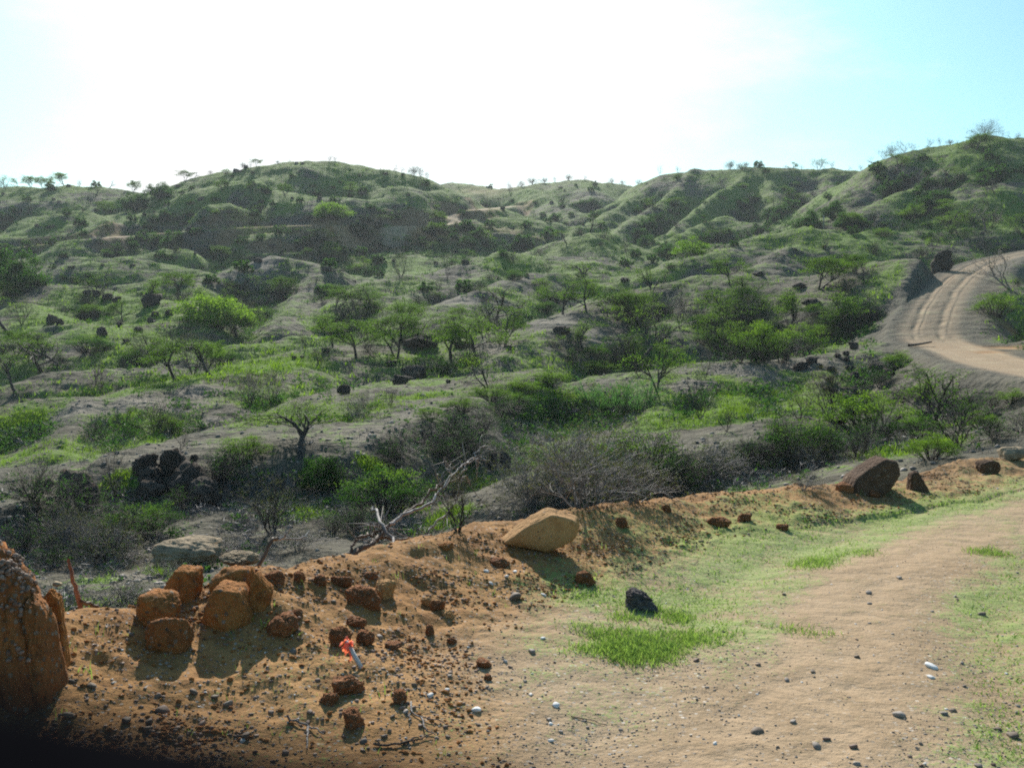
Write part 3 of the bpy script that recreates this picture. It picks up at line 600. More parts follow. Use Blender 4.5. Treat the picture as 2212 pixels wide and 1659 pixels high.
def cover():
    m = G.M; s = m['berm']; hill = m['hill']
    nA = fbm(XX / 17, YY / 17, 3, 101); nB = fbm(XX / 4.5, YY / 4.5, 3, 111)
    gl = patch([(330, 832, 60), (420, 815, 60), (520, 800, 50), (60, 905, 50), (40, 950, 40), (60, 700, 70), (40, 660, 60), (150, 640, 50), (250, 715, 50), (330, 690, 36), (300, 760, 50), (600, 765, 50), (700, 745, 50), (640, 780, 50), (2010, 890, 70), (2090, 880, 50), (2150, 890, 40), (1960, 850, 40), (1880, 810, 40), (2060, 920, 50), (2010, 960, 60), (1900, 870, 40), (960, 1120, 60), (1020, 1040, 40), (880, 1100, 36), (660, 1110, 50), (620, 1085, 40), (270, 1030, 36), (270, 900, 30), (940, 520, 50), (2060, 475, 70), (2150, 480, 70), (1400, 540, 40), (1290, 515, 40), (1850, 520, 50), (1700, 530, 60), (1940, 600, 50), (1880, 640, 40), (790, 880, 40), (900, 860, 50), (860, 770, 30), (1090, 570, 60), (1250, 600, 60), (1690, 850, 40), (1560, 850, 40), (1620, 890, 50), (1100, 470, 40), (620, 420, 60), (760, 420, 50), (1640, 400, 40), (2090, 350, 50), (1500, 450, 30), (340, 1235, 50), (230, 1250, 40), (1830, 860, 40), (1430, 790, 50), (980, 745, 40), (1120, 650, 40), (500, 560, 40), (390, 560, 40), (800, 1000, 30)])
    pale = patch([(300, 868, 80), (430, 880, 50), (440, 915, 36), (170, 880, 60), (1600, 792, 80), (1700, 783, 80), (1500, 830, 50), (860, 925, 50), (800, 945, 40), (920, 890, 50), (1200, 695, 50), (1010, 650, 50), (560, 575, 40), (520, 600, 40), (400, 1190, 50), (290, 1245, 60), (1050, 760, 60), (1280, 730, 60), (420, 850, 40), (130, 760, 40), (700, 640, 40)])
    dark = patch([(850, 985, 46), (930, 945, 46), (1010, 915, 40), (150, 1150, 60), (60, 1150, 60), (20, 1200, 60), (100, 1210, 50), (1720, 960, 60), (1820, 950, 50), (1640, 990, 50), (430, 1090, 40), (380, 1060, 40), (1100, 880, 30), (2042, 575, 26), (1960, 800, 40), (2050, 860, 44), (2120, 900, 50), (1900, 840, 30)])
    gully = np.clip(-m['n2'], 0, 1)
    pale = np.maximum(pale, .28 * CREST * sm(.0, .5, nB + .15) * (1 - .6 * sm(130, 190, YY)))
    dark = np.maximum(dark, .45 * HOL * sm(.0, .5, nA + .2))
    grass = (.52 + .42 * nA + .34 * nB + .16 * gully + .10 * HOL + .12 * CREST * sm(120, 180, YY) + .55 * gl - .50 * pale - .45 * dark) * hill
    steep = np.gradient(ZZ, axis=0) / (np.gradient(YY, axis=0) + 1e-6)
    grass = grass - .30 * sm(18, 22, YY) * (1 - sm(34, 46, YY)) * (1 - gl) - .45 * sm(.75, 1.3, steep) + .10 * sm(120, 200, YY)
    nearp = (s < 0) * (1 - sm(14, 24, YY))
    prof = m['prof'] * (s < 0)
    red = np.maximum(sm(.04, .40, prof), (1 - sm(.6, 2.0, s)) * (s >= 0)) * (1 - sm(13, 24, YY)) * np.interp(XX, [0, 2.5, 5], [1, .92, .7])
    wob = fbm(XX * 1.3, YY * 1.3, 3, 120)
    red = np.maximum(red, nearp * (1 - sm(-.75, .35, XX + .35 * wob)) * .92)
    bank = ((m['far1'] > 1.3) & (m['far1'] < 5)) * sm(.0, .4, fbm(XX / 6, YY / 6, 2, 130) + .25) + ((m['far2'] > 1.1) & (m['far2'] < 4)) * sm(.0, .4, fbm(XX / 6, YY / 6, 2, 131) + .2)
    red = np.maximum(red, .5 * bank); red = np.maximum(red, .9 * patch([(2130, 760, 34), (2170, 750, 40), (2205, 735, 40)], 1.2)); red = np.maximum(red, .35 * patch([(1040, 415, 60), (760, 560, 40), (1090, 500, 50)]))
    road = 1 - sm(1.5, 2.5, m['road']); bare_ = np.maximum(nearp, road * sm(20, 40, YY) * np.maximum(.95 * (1 - sm(66, 76, YY)), .42 + .5 * m['rut'] * (.6 + .5 * fbm(XX * .8, YY * .8, 2, 140))))
    bare_ = np.maximum(bare_, .9 * (1 - sm(1.2, 2.0, m['far1']))); bare_ = np.maximum(bare_, .35 * (1 - sm(.8, 1.5, m['far2'])))
    off = m['off']
    fil = .12 + .52 * sm(.02, .5, off) + .62 * (1 - sm(-.7, -.2, off)) + .22 * wob - .35 * sm(.15, .6, prof) + .1 * sm(6, 9, YY)
    fil = fil + .34 * patch([(1330, 1395, 95), (1200, 1390, 60), (1440, 1380, 90), (1540, 1350, 70), (1690, 1360, 40), (1820, 1215, 60), (1500, 1300, 80), (1930, 1120, 80), (2060, 1090, 80), (1290, 1290, 60)])
    fil = fil * nearp * (1 - .85 * (1 - sm(-.75, .2, XX))) * (.86 + .14 * sm(4.2, 6.5, YY))
    grass = grass * (1 - nearp) - .3 * red
    fil = fil - .03 - .34 * (1 - sm(4.6, 5.9, YY)) * (1 - sm(.9, 1.6, XX)) - .3 * (1 - sm(-.3, .5, XX))
    trk = (np.exp(-((off + .14 + .10 * wob) / .18) ** 2) + np.exp(-((off - .22 + .10 * wob) / .16) ** 2)) * nearp * sm(-.2, .6, XX)
    pale = np.maximum(pale * (1 - nearp), np.clip(trk, 0, 1)); fil = fil - .25 * np.clip(trk, 0, 1)
    return np.clip(grass, 0, 1.2), np.clip(red, 0, 1), np.clip(bare_, 0, 1), np.clip(fil, 0, 1), np.clip(dark, 0, 1) * .75, np.clip(pale, 0, 1)
CV = cover()
def set_cover(me):
    for name, ch in (('cover', CV[:3]), ('cover_b', CV[3:])):
        a = me.attributes.new(name, 'FLOAT_COLOR', 'POINT'); d = np.ones((ZZ.size, 4), np.float32)
        for k in range(3): d[:, k] = ch[k].reshape(-1)
        a.data.foreach_set('color', d.reshape(-1))
gnd = ground_mesh('ground', M_['ground']); set_cover(gnd.data); gnd['kind'] = 'structure'
def sample(weight, n, seed):
    """n spots on ground that can be seen, spread by WEIGHT"""
    rg = np.random.default_rng(seed); w = (VIS * weight).reshape(-1); c = np.cumsum(w); k = np.searchsorted(c, rg.random(n) * c[-1]); k = np.minimum(k, ZZ.size - 1)
    x, y, z = XX.reshape(-1)[k], YY.reshape(-1)[k], ZZ.reshape(-1)[k]; return np.stack([x, y, z], 1), rg
def sheet_xy(p): return ((p[0] / p[1]) * F + W / 2) / K, None
def to_sheet(p):
    a, c = p[0] / p[1], p[2] / p[1]; dn = CP - c * SP                # inverse of ray()
    b = (c * CP + SP) / dn; return ((a * (CP + b * SP)) * F + W / 2) / K, (H_ / 2 - b * F) / K
def blades(name, mat, pos, hs, nb, lean, rg, width=.012, spread=.05):
    n = len(pos); N = n * nb; b0 = np.repeat(pos, nb, 0) + np.concatenate([rg.normal(size=(N, 2)) * spread * np.repeat(hs, nb)[:, None] / hs.mean(), np.full((N, 1), -.012)], 1)
    h = np.repeat(hs, nb) * rg.uniform(.55, 1.25, N); a = rg.uniform(0, 6.28, N); l = np.abs(rg.normal(size=N)) * lean
    d = np.stack([np.cos(a) * l, np.sin(a) * l, np.ones(N)], 1); d /= np.linalg.norm(d, axis=1)[:, None]; sd = np.stack([-np.sin(a + rg.normal(size=N)), np.cos(a), np.zeros(N)], 1)
    w = width * h / h.mean(); mid = b0 + d * (h * .55)[:, None]; tip = b0 + d * h[:, None] + np.stack([np.cos(a) * h * lean * .35, np.sin(a) * h * lean * .35, -h * lean * .12], 1)
    v = np.stack([b0 - sd * w[:, None], b0 + sd * w[:, None], mid + sd * (w * .75)[:, None], mid - sd * (w * .75)[:, None], tip], 1).reshape(-1, 3)
    i = np.arange(N)[:, None] * 5; mb = MB(); mb.add(v, i + np.array([[0, 1, 2, 3]]), i + np.array([[3, 2, 4]])); return link(name, mb.mesh(name, mat))
# ---- grass of the road side
nearp = (G.M['berm'] < 0) * (1 - sm(13, 20, YY))
p, rg = sample(nearp * np.clip(CV[3] - .50, 0, 1) ** 1.3 * (YY > 4), 7000, 201)
o = blades('grass', M_['grass'], p, rg.uniform(.012, .034, len(p)) , 4, .8, rg, .0022, .022); tag(o, None, None, None, 'stuff')
tall = (lambda q: patch(q, .24))([(1250, 1400, 42), (1330, 1395, 52), (1420, 1392, 50), (1500, 1385, 40), (1560, 1370, 36), (1470, 1330, 36), (1690, 1360, 30), (1400, 1312, 26), (1350, 1330, 26), (1800, 1215, 34), (1850, 1195, 30), (2110, 1190, 20)])
p, rg = sample(nearp * np.clip((tall > .12) * (tall * .8 + .75 * fbm(XX * 2.2, YY * 2.2, 4, 205) - .48), 0, 1), 3400, 202)
o = blades('grass_clumps', M_['grass'], p, rg.uniform(.02, .055, len(p)), 5, .7, rg, .0020, .035); tag(o, None, None, None, 'stuff')
p, rg = sample((G.M['berm'] < .2) * (CV[1] > .5) * (YY < 14) * (YY > 4), 90, 203)
o = blades('sprouts', M_['grass'], p, rg.uniform(.03, .08, len(p)), 4, .4, rg, .002, .015); tag(o, None, None, None, 'stuff')
# ---- grass and low scrub of the hills
hillm = (patch([(370, 1045, 62), (160, 1085, 44), (320, 1025, 40), (420, 1085, 40), (330, 1125, 60), (420, 1135, 50), (240, 1125, 50), (180, 1130, 50)]) < .35) * (G.M['hill'] > .6) * (G.M['road'] > 3.5) * (G.M['far1'] > 1.8) * (G.M['far2'] > 1.5)
p, rg = sample(hillm * np.clip(CV[0] - .38, 0, 1) * (YY < 75), 15000, 211)
o = blades('hill_grass', M_['tuft'], p, rg.uniform(.08, .20, len(p)), 5, .6, rg, .008, .10); tag(o, None, None, None, 'stuff')
p, rg = sample(hillm * np.clip(CV[0] - .25, 0.02, 1) * (YY > 60), 9000, 212)
o = blades('far_grass', M_['tuft'], p, rg.uniform(.18, .42, len(p)), 4, .6, rg, .03, .2); tag(o, None, None, None, 'stuff')
gul = np.clip(.10 - G.M['n2'] * .25 + CV[4] * .6 + .9 * HOL - .3 * CREST, .02, 1)
p, rg = sample(hillm * gul * (.12 + .88 * sm(34, 60, YY)) * (1 + 1.6 * sm(150, 200, YY)) + hillm * .16 * sm(100, 170, YY), 11000, 213); mb = MB(); q = np.repeat(p, 20, 0); sz = np.repeat(rg.uniform(.15, .55, len(p)) * np.interp(p[:, 1], [20, 60, 250], [.5, 1, 1.25]), 20)
q = q + rg.normal(size=q.shape) * sz[:, None] * np.array([.5, .5, .28]) + np.array([0, 0, 1]) * sz[:, None] * .35; mb.leaves(q, np.minimum(sz * .42, .24), .1, 0, .55, rg)
o = link('undergrowth', mb.mesh('undergrowth', M_['deep'])); tag(o, None, None, None, 'stuff')
p, rg = sample(hillm * gul * (1 + 2 * (1 - sm(30, 40, YY))), 5200, 214); mb = MB(); q = np.repeat(p, 16, 0); sz = np.repeat(rg.uniform(.2, .6, len(p)) * np.interp(p[:, 1], [20, 60, 250], [.5, 1, 1.5]), 16)
q = q + rg.normal(size=q.shape) * sz[:, None] * np.array([.45, .45, .25]) + np.array([0, 0, 1]) * sz[:, None] * .35; mb.leaves(q, sz * .75, 0, 0, .07, rg)
o = link('dry_undergrowth', mb.mesh('dry_undergrowth', M_['twig'])); tag(o, None, None, None, 'stuff')
# ------------------------------------------------------------------ kinds of plants
KIND = {
 'acacia': [acacia(s) for s in (11, 12, 13, 14)], 'sparse': [acacia(s, .45, 'leaf') for s in (21, 22, 23)], 'sparselime': [acacia(s, .5, 'lime') for s in (24, 25)],
 'bare': [bare(s) for s in (31, 32, 33, 34)], 'slim': [bare(s, .5, stems=3) for s in (35, 36)], 'greybare': [bare(s, 1.0, 'twig', 'twig', .08) for s in (37, 38)], 'drytree': [bare(s, .95, 'bark', 'twig', .35) for s in (39, 40)], 'vase': [bare(s, 1.15, stems=5, leafy=.12) for s in (41, 42)],
 'spread': [acacia(53, .35, 'leaf', True, 'bark', 3), acacia(54, .3, 'leaf', True, 'bark', 2)],
 'scrub': [scrub(s) for s in (61, 62, 63)], 'darkscrub': [scrub(s, 1.5, 'bark', .10, 'deep') for s in (64, 65, 66)],
 'dome': [dome(s) for s in (71, 72)], 'deepdome': [dome(s, 1.6, 'deep') for s in (73, 74)], 'dotdome': [dome(s, 1.5, 'deep', 26, .16, 34) for s in (75, 76)],
 'mound': [mound(s, 2.2, 'lime') for s in (81, 82, 83)], 'deepmound': [mound(s, 2.0, 'leaf') for s in (84, 85)], 'feather': [feather(s) for s in (91, 92)]}
NAME = dict(acacia='thorn_tree', sparse='thorn_tree', sparselime='thorn_tree', bare='bare_tree', slim='bare_tree', greybare='bare_tree', drytree='bare_tree', vase='bare_tree', spread='bare_tree', scrub='bare_shrub', darkscrub='dark_shrub', dome='leafy_tree', deepdome='leafy_tree', dotdome='leafy_shrub', mound='green_shrub', deepmound='green_shrub', feather='feathery_shrub')
CAT = dict(thorn_tree='tree', bare_tree='tree', bare_shrub='shrub', dark_shrub='shrub', leafy_tree='tree', leafy_shrub='shrub', green_shrub='shrub', feathery_shrub='shrub')
ADJ = dict(acacia='green flat-crowned thorn tree', sparse='thinly leaved thorn tree', sparselime='yellowish thin thorn tree', bare='dark leafless tree', slim='slim leafless tree', greybare='grey leafless tree', drytree='dry grey tree', vase='leafless vase-shaped tree', spread='wide dark thorn tree', scrub='grey twiggy shrub', darkscrub='dark twiggy shrub', dome='round bright tree', deepdome='round deep green tree', dotdome='small dark green bush', mound='low lime green shrub', deepmound='low green shrub', feather='feathery blue-green shrub')
GRP = dict(thorn_tree='thorn trees on the hills', bare_tree='leafless trees on the hills', bare_shrub='grey twiggy shrubs', dark_shrub='dark twiggy shrubs', leafy_tree='round leafy trees', leafy_shrub='small dark bushes on the far slopes', green_shrub='low green shrubs', feathery_shrub='feathery shrubs above the gully')
TMPL = {}
def proto(kind, i, loc, sc, rz, label):
    key = (kind, i); nm = NAME[kind]
    r = bpy.data.objects.new(nm, None); r.empty_display_size = .2; COL.objects.link(r); r.location = loc; r.scale = sc; r.rotation_euler = (0, 0, rz)
    tag(r, label, CAT[nm], GRP[nm])
    if key in TMPL:
        for ch in TMPL[key]:
            c = ch.copy(); COL.objects.link(c); c.parent = r
    else: TMPL[key] = [link(n, me, r) for n, me in KIND[kind][i]]
    return r
LMK = [('the flat-crowned vale tree', 383, 800), ('the round bright tree', 472, 680), ('the black roadside boulder', 2042, 550), ('the marker post', 1779, 480), ('the tan road bend', 2000, 735), ('the boulder heap', 380, 1040), ('the dark gully bank', 900, 960), ('the tilted tan boulder', 1170, 1150), ('the big bank boulder', 1900, 1010), ('the wide dark thorn tree', 2016, 880), ('the fallen dead branches', 900, 1130), ('the feathery shrubs', 1330, 870), ('the domed hill top', 650, 352), ('the grassy pyramid knoll', 1290, 505), ('the red cut bank', 2180, 730), ('the far dirt road', 1000, 475), ('the left-edge leafy tree', 20, 600), ('the pale stony crest', 300, 860), ('the snapped reddish trunk', 170, 1280), ('the lone slope acacia', 860, 740), ('the pale rock outcrop', 395, 1180), ('the twin black stumps', 1075, 1000), ('the skyline bush', 2130, 315), ('the middle saddle', 1180, 400), ('the spurred ridge crest', 1640, 362), ('the undercut mound', 100, 1100), ('the pale bank crest', 1640, 780), ('the shallow red cutting', 760, 555)]
LMK = [(('the leafy edge tree' if 'left-edge' in n else n), x, y) for n, x, y in LMK]
USED = {}
def name_spot(adj, px, py):
    """a label that says between which two landmarks a thing stands"""
    near = sorted(LMK, key=lambda q: (q[1] - px) ** 2 + (q[2] - py) ** 2)[:8]; cand = []
    for i in range(len(near)):
        for j in range(i + 1, len(near)):
            a = np.array([near[i][1] - px, near[i][2] - py]); c = np.array([near[j][1] - px, near[j][2] - py]); la, lc = np.linalg.norm(a) + 1, np.linalg.norm(c) + 1
            if a @ c / la / lc < -.25: cand.append((la + lc, i, j, la, lc))
    opts = []
    for _, i, j, la, lc in sorted(cand):
        A, B_ = (near[i][0], near[j][0]) if la < lc else (near[j][0], near[i][0])
        opts.append(f'{adj} between {A} and {B_}' if .6 < min(la, lc) / max(la, lc) else f'{adj} close to {A}, towards {B_}')
    for nn in near[:4]:
        dy = nn[2] - py; opts.append(f'{adj} {"uphill of" if dy > 25 else "downhill of" if dy < -25 else "level with"} {nn[0]}')
    for t in opts:
        if len(t.split()) <= 16 and t not in USED: USED[t] = 1; return t
    return None
def plant(kind, px, py, h, w=None, label=None, rz=None, i=None, sink=.02, pos=None):
    x, y, z = pos if pos is not None else G.hit(px, py); hm = h * UNIT * y
    n = len(KIND[kind]); i = rng.integers(n) if i is None else i
    asp = {'acacia': 1.35, 'sparse': 1.35, 'sparselime': 1.35, 'bare': .9, 'slim': .5, 'greybare': 1.0, 'drytree': .95, 'vase': 1.15, 'spread': 1.35, 'scrub': 1.5, 'darkscrub': 1.5, 'dome': 1.9, 'deepdome': 1.6, 'dotdome': 1.5, 'mound': 2.2, 'deepmound': 2.0, 'feather': 1.0}[kind]
    sx = hm if w is None else w * UNIT * y / asp
    sx = min(max(sx, hm * .55), hm * 1.9)
    if label is None:
        big = 'tall ' if hm > 4.2 else 'small ' if hm < 1.1 and not ADJ[kind].startswith('small') else ''
        label = name_spot(big + ADJ[kind], px, py) or name_spot('upright ' + ADJ[kind], px, py) or name_spot('bushy ' + ADJ[kind], px, py) or name_spot('short ' + ADJ[kind], px, py) or ADJ[kind] + ' on the scrubby hillside'
    else: USED[label] = 1
    return proto(kind, int(i), (x, y, z - sink * hm), (sx, sx, hm), rng.uniform(0, 6.28) if rz is None else rz, label)
# ------------------------------------------------------------------ plants the photograph shows one by one
SPOTS = [('acacia', 383, 820, 95, 135, 'flat-crowned green thorn tree standing in the bright grass vale'), ('acacia', 449, 797, 64, 70, 'smaller thorn tree just behind the flat-crowned vale tree'),
 ('dome', 472, 706, 70, 155, 'broad round tree with shining bright green leaves on the hillside'), ('deepdome', 24, 632, 96, 120, 'leafy bluish green tree below the far road, cut off by the frame'),
 ('sparse', 37, 845, 88, 100, 'dark thorn tree among shrubs where the pale stony crest begins'), ('acacia', 719, 746, 72, 95, 'thorn tree with several stems above the grassy strip'), ('slim', 658, 758, 48, 30, None),
 ('acacia', 859, 775, 102, 140, 'lone green acacia with a fan of dark branches on the middle slope'), ('dome', 717, 472, 34, 78, 'pale green round tree on the lower face of the domed hill'), ('deepdome', 375, 535, 36, 58, 'round green tree just below the far red road cut'),
 ('deepdome', 345, 427, 32, 64, 'round dark tree against the sky in the saddle'), ('deepdome', 294, 452, 36, 55, 'dark leafy tree just below the round saddle tree'), ('bare', 1045, 726, 72, 62, None), ('bare', 1080, 744, 62, 55, None), ('slim', 1124, 694, 58, 30, None),
 ('sparselime', 1055, 838, 82, 95, 'yellowish sparse thorn tree on the stony middle slope'), ('sparse', 1420, 838, 102, 140, 'dark-branched thorn tree above the feathery shrubs'), ('acacia', 1215, 678, 76, 90, None), ('acacia', 1265, 672, 80, 95, None), ('slim', 965, 606, 92, 36, 'slender dark tree below the contour road cutting'),
 ('bare', 1183, 590, 34, 25, None), ('sparse', 1407, 632, 60, 80, None), ('slim', 1468, 710, 100, 55, 'tall slim tree on the slope above the dark-branched thorn tree'), ('bare', 1394, 722, 92, 70, None), ('bare', 923, 525, 24, 22, None),
 ('acacia', 1766, 622, 68, 112, 'dense dark thorn tree with a forked trunk below the post ridge'), ('acacia', 1850, 590, 44, 64, None), ('mound', 1640, 778, 88, 130, 'large lime-topped shrub over dark undergrowth on the pale bank'), ('darkscrub', 1600, 785, 70, 120, None), ('darkscrub', 1690, 783, 70, 120, None), ('mound', 1730, 765, 70, 110, None), ('mound', 1580, 760, 70, 100, None),
 ('bare', 1870, 608, 52, 50, None), ('bare', 2140, 492, 58, 48, 'bare tree standing in the bright slope grass near the skyline'), ('bare', 2066, 487, 27, 22, None), ('greybare', 2184, 624, 92, 118, 'dense bare rounded tree beside the climbing road'), ('mound', 2150, 682, 52, 100, 'low bright shrub between the road and the red cut bank'),
 ('mound', 2043, 457, 18, 48, None), ('mound', 1953, 470, 14, 40, None), ('dome', 1490, 552, 42, 78, 'round light green tree at the foot of the spurs'), ('deepdome', 1440, 556, 30, 50, None),
 ('slim', 250, 1089, 152, 80, 'slim many-stemmed bare tree beside the boulder heap'), ('sparselime', 272, 935, 64, 60, None), ('bare', 388, 978, 52, 36, 'bare sapling alone on the stony slope'), ('drytree', 540, 880, 86, 90, 'dry grey tree cluster at the pale crest, bushier stem'), ('drytree', 585, 872, 78, 80, 'dry grey tree cluster at the pale crest, thinner stem'), ('sparse', 656, 992, 112, 200, 'wide sparse thorn tree above the low green shrub'),
 ('vase', 591, 1154, 142, 180, 'dark vase-shaped leafless tree rising behind the berm'), ('mound', 530, 992, 56, 118, 'low bright green shrub in front of the wide sparse thorn tree'), ('mound', 262, 1152, 46, 130, 'low lime shrub below the slim bare tree'), ('darkscrub', 230, 1216, 84, 140, 'dark twiggy shrub under the low lime shrub'), ('deepdome', 690, 1055, 74, 100, 'loose bluish green bush behind the dark vase tree'),
 ('vase', 990, 1147, 156, 145, 'dark forked leafless shrub tree in the vivid gully grass'),
 ('scrub', 1150, 1085, 135, 190, 'grey twig thicket nearest the forked shrub tree'), ('scrub', 1255, 1098, 205, 260, 'tallest pale grey twig thicket behind the tilted boulder'), ('scrub', 1370, 1085, 145, 210, 'pale grey thicket between the tallest thicket and the dark twiggy bank'), ('scrub', 1200, 1075, 120, 180, None), ('scrub', 1310, 1080, 150, 200, None), ('scrub', 1430, 1070, 110, 170, None), ('scrub', 1290, 1030, 120, 200, None), ('darkscrub', 1480, 1064, 100, 150, None), ('scrub', 1330, 1000, 95, 150, None), ('greybare', 1265, 1040, 130, 160, None), ('greybare', 1200, 1010, 100, 130, None),
 ('darkscrub', 860, 985, 76, 130, None), ('darkscrub', 920, 970, 76, 120, None), ('darkscrub', 980, 950, 76, 120, None), ('darkscrub', 1040, 935, 70, 120, None), ('darkscrub', 1085, 905, 60, 110, None), ('darkscrub', 840, 1010, 66, 90, None), ('darkscrub', 960, 1000, 70, 130, None), ('darkscrub', 1020, 980, 60, 110, None), ('mound', 1000, 888, 38, 100, None), ('mound', 1060, 865, 38, 100, None), ('mound', 1130, 852, 38, 100, None), ('mound', 1185, 832, 38, 90, None), ('mound', 930, 905, 30, 70, None), ('deepmound', 1110, 880, 36, 100, None),
 ('feather', 1270, 868, 56, 76, None), ('feather', 1320, 890, 64, 96, None), ('feather', 1372, 895, 72, 96, None), ('feather', 1402, 866, 60, 66, None), ('feather', 1345, 862, 56, 70, None), ('bare', 844, 877, 50, 46, None), ('bare', 786, 884, 50, 36, None),
 ('spread', 2016, 914, 142, 205, 'wide dark thorn tree with level boughs over bright grass', 1.0, 0), ('sparselime', 1727, 907, 64, 72, 'little green-topped tree on the slope left bare around it'), ('vase', 1793, 907, 134, 120, 'dark bare tree crossing the pale bank crest'), ('bare', 1513, 907, 124, 80, None), ('slim', 1523, 818, 84, 46, None), ('bare', 1570, 932, 64, 54, None),
 ('darkscrub', 1650, 1012, 84, 130, None), ('darkscrub', 1720, 1002, 92, 140, None), ('darkscrub', 1790, 992, 84, 130, None), ('darkscrub', 1850, 987, 74, 120, None), ('darkscrub', 1700, 952, 64, 110, None), ('darkscrub', 1600, 1002, 64, 110, None), ('darkscrub', 1900, 962, 64, 120, None), ('scrub', 1760, 1010, 60, 110, None), ('scrub', 1560, 1030, 60, 110, None), ('darkscrub', 1520, 1040, 60, 110, None), ('mound', 2010, 992, 62, 130, None), ('deepmound', 1985, 945, 50, 110, None), ('scrub', 1735, 1058, 56, 90, 'thin bare shrub just behind the berm'), ('darkscrub', 1900, 835, 44, 90, None), ('darkscrub', 1945, 868, 44, 90, None), ('mound', 1990, 862, 34, 80, None), ('scrub', 2045, 880, 50, 80, None), ('deepmound', 2095, 900, 34, 90, None), ('darkscrub', 2140, 885, 44, 80, None), ('mound', 2185, 870, 34, 80, None), ('scrub', 1885, 800, 36, 70, None), ('deepmound', 1935, 800, 30, 70, None), ('mound', 2120, 925, 40, 90, None), ('bare', 2060, 925, 70, 70, None), ('darkscrub', 2200, 935, 62, 120, None), ('darkscrub', 2150, 950, 50, 90, None),
 ('scrub', 270, 1300, 70, 150, None), ('scrub', 350, 1250, 50, 110, None), ('scrub', 640, 1190, 60, 130, None), ('darkscrub', 720, 1150, 50, 120, None), ('scrub', 470, 1200, 50, 110, None), ('darkscrub', 60, 1200, 90, 140, None), ('darkscrub', 120, 1225, 60, 120, None), ('deepmound', 190, 760, 40, 110, None), ('sparse', 130, 790, 60, 110, None), ('sparse', 90, 800, 70, 120, None), ('bare', 220, 845, 60, 40, None)]
for q in SPOTS:
    plant(*q[:4], w=q[4], label=q[5] and q[5].replace('slope left bare around it', 'open slope behind the boulder'), rz=q[6] if len(q) > 6 else None, i=q[7] if len(q) > 7 else None)
for px, d_, h, w_, lab in ((1748, 172, 46, 66, 'green bush clump just behind the marker post'), (1800, 176, 40, 52, 'smaller green bush just behind the marker post')):
    x_ = float(ray(px, 490)[0]) * d_; plant('deepdome', px, 490, h, w_, lab, pos=(x_, d_, G.z(x_, d_)))
SKY = [(5, 407, 16, 'bare'), (38, 405, 14, 'drytree'), (67, 404, 20, 'drytree'), (92, 402, 20, 'drytree'), (112, 400, 21, 'drytree'), (140, 398, 22, 'drytree'), (172, 400, 14, 'bare'), (236, 405, 15, 'bare'), (287, 416, 20, 'drytree'), (398, 424, 18, 'drytree'), (420, 412, 12, 'bare'), (527, 366, 11, 'bare'), (540, 363, 10, 'bare'), (553, 361, 13, 'drytree'), (712, 357, 12, 'bare'), (724, 358, 10, 'bare'), (850, 378, 13, 'bare'), (866, 384, 13, 'bare'), (893, 398, 18, 'bare'), (908, 402, 20, 'bare'), (922, 408, 14, 'bare'), (1104, 408, 13, 'bare'), (1125, 405, 12, 'bare'), (1151, 402, 14, 'bare'), (1175, 398, 11, 'bare'), (1198, 396, 11, 'bare'), (1229, 392, 11, 'bare'), (1262, 390, 9, 'bare'), (1320, 400, 9, 'scrub'), (1345, 404, 8, 'scrub'), (1380, 407, 9, 'scrub'), (1424, 394, 21, 'slim'), (1464, 378, 13, 'bare'), (1577, 364, 17, 'bare'), (1600, 364, 11, 'scrub'), (1612, 364, 10, 'scrub'), (1638, 362, 11, 'deepdome'), (1696, 363, 7, 'bare'), (1732, 364, 9, 'bare'), (1769, 367, 21, 'spread'), (1798, 369, 13, 'bare'), (1832, 371, 9, 'bare'), (1860, 372, 13, 'bare'), (1884, 374, 17, 'bare'), (1908, 374, 22, 'greybare'), (1928, 370, 24, 'darkscrub'), (1955, 353, 27, 'greybare'), (1972, 343, 17, 'greybare'), (2006, 324, 16, 'bare'), (2051, 313, 11, 'bare'), (2130, 330, 40, 'darkscrub'), (2118, 318, 24, 'greybare'), (2198, 309, 11, 'bare'), (455, 395, 8, 'scrub'), (600, 358, 6, 'scrub')]
for px, py, h, k in SKY:
    rx, rz_ = ray(px, py); j = min(max(int(np.searchsorted(TX, float(rx))), 0), len(TX) - 1); a = np.where((TY > 150) & (TY < 420), ZZ[:, j] / TY, -9); y = TY[int(np.argmax(a))]
    y = y if abs(px - 2130) > 15 or k != 'darkscrub' else y - 3
    h = h * 1.25; k = {'bare': 'darkscrub', 'drytree': 'acacia', 'scrub': 'darkscrub'}.get(k, k) if k != 'bare' or px % 2 else k
    x = float(rx) * y; plant(k, px, py - h / 2, h, pos=(x, y, G.z(x, y)), label=None, sink=.05)
# ------------------------------------------------------------------ the many smaller plants of the slopes
def scatter(kinds, n, weight, hr, seed):
    p, rg = sample(hillm * weight, n, seed)
    for q in p:
        k = kinds[int(rg.integers(len(kinds)))]; h = rg.uniform(*hr); px, py = to_sheet(q); plant(k, px, py, h / (UNIT * q[1]), pos=tuple(map(float, q)))
farw = sm(55, 90, YY); gw = np.clip(.16 - .2 * G.M['n2'] + .8 * HOL, .03, 1) * (1 - .7 * CV[5])
scatter(['acacia', 'sparse', 'acacia', 'sparselime'], 95, farw * gw, (2.2, 4.0), 301)
scatter(['bare', 'bare', 'greybare', 'slim', 'drytree'], 95, farw * gw, (1.8, 3.6), 302)
scatter(['scrub', 'scrub'], 100, (.08 + .92 * farw) * gw, (.8, 1.6), 303)
scatter(['darkscrub'], 150, (.04 + .96 * farw) * gw, (.8, 1.8), 304)
scatter(['dotdome'], 210, sm(110, 190, YY) * (1 + 2 * (XX < -20)) * (.25 + HOL), (.7, 1.8), 305)
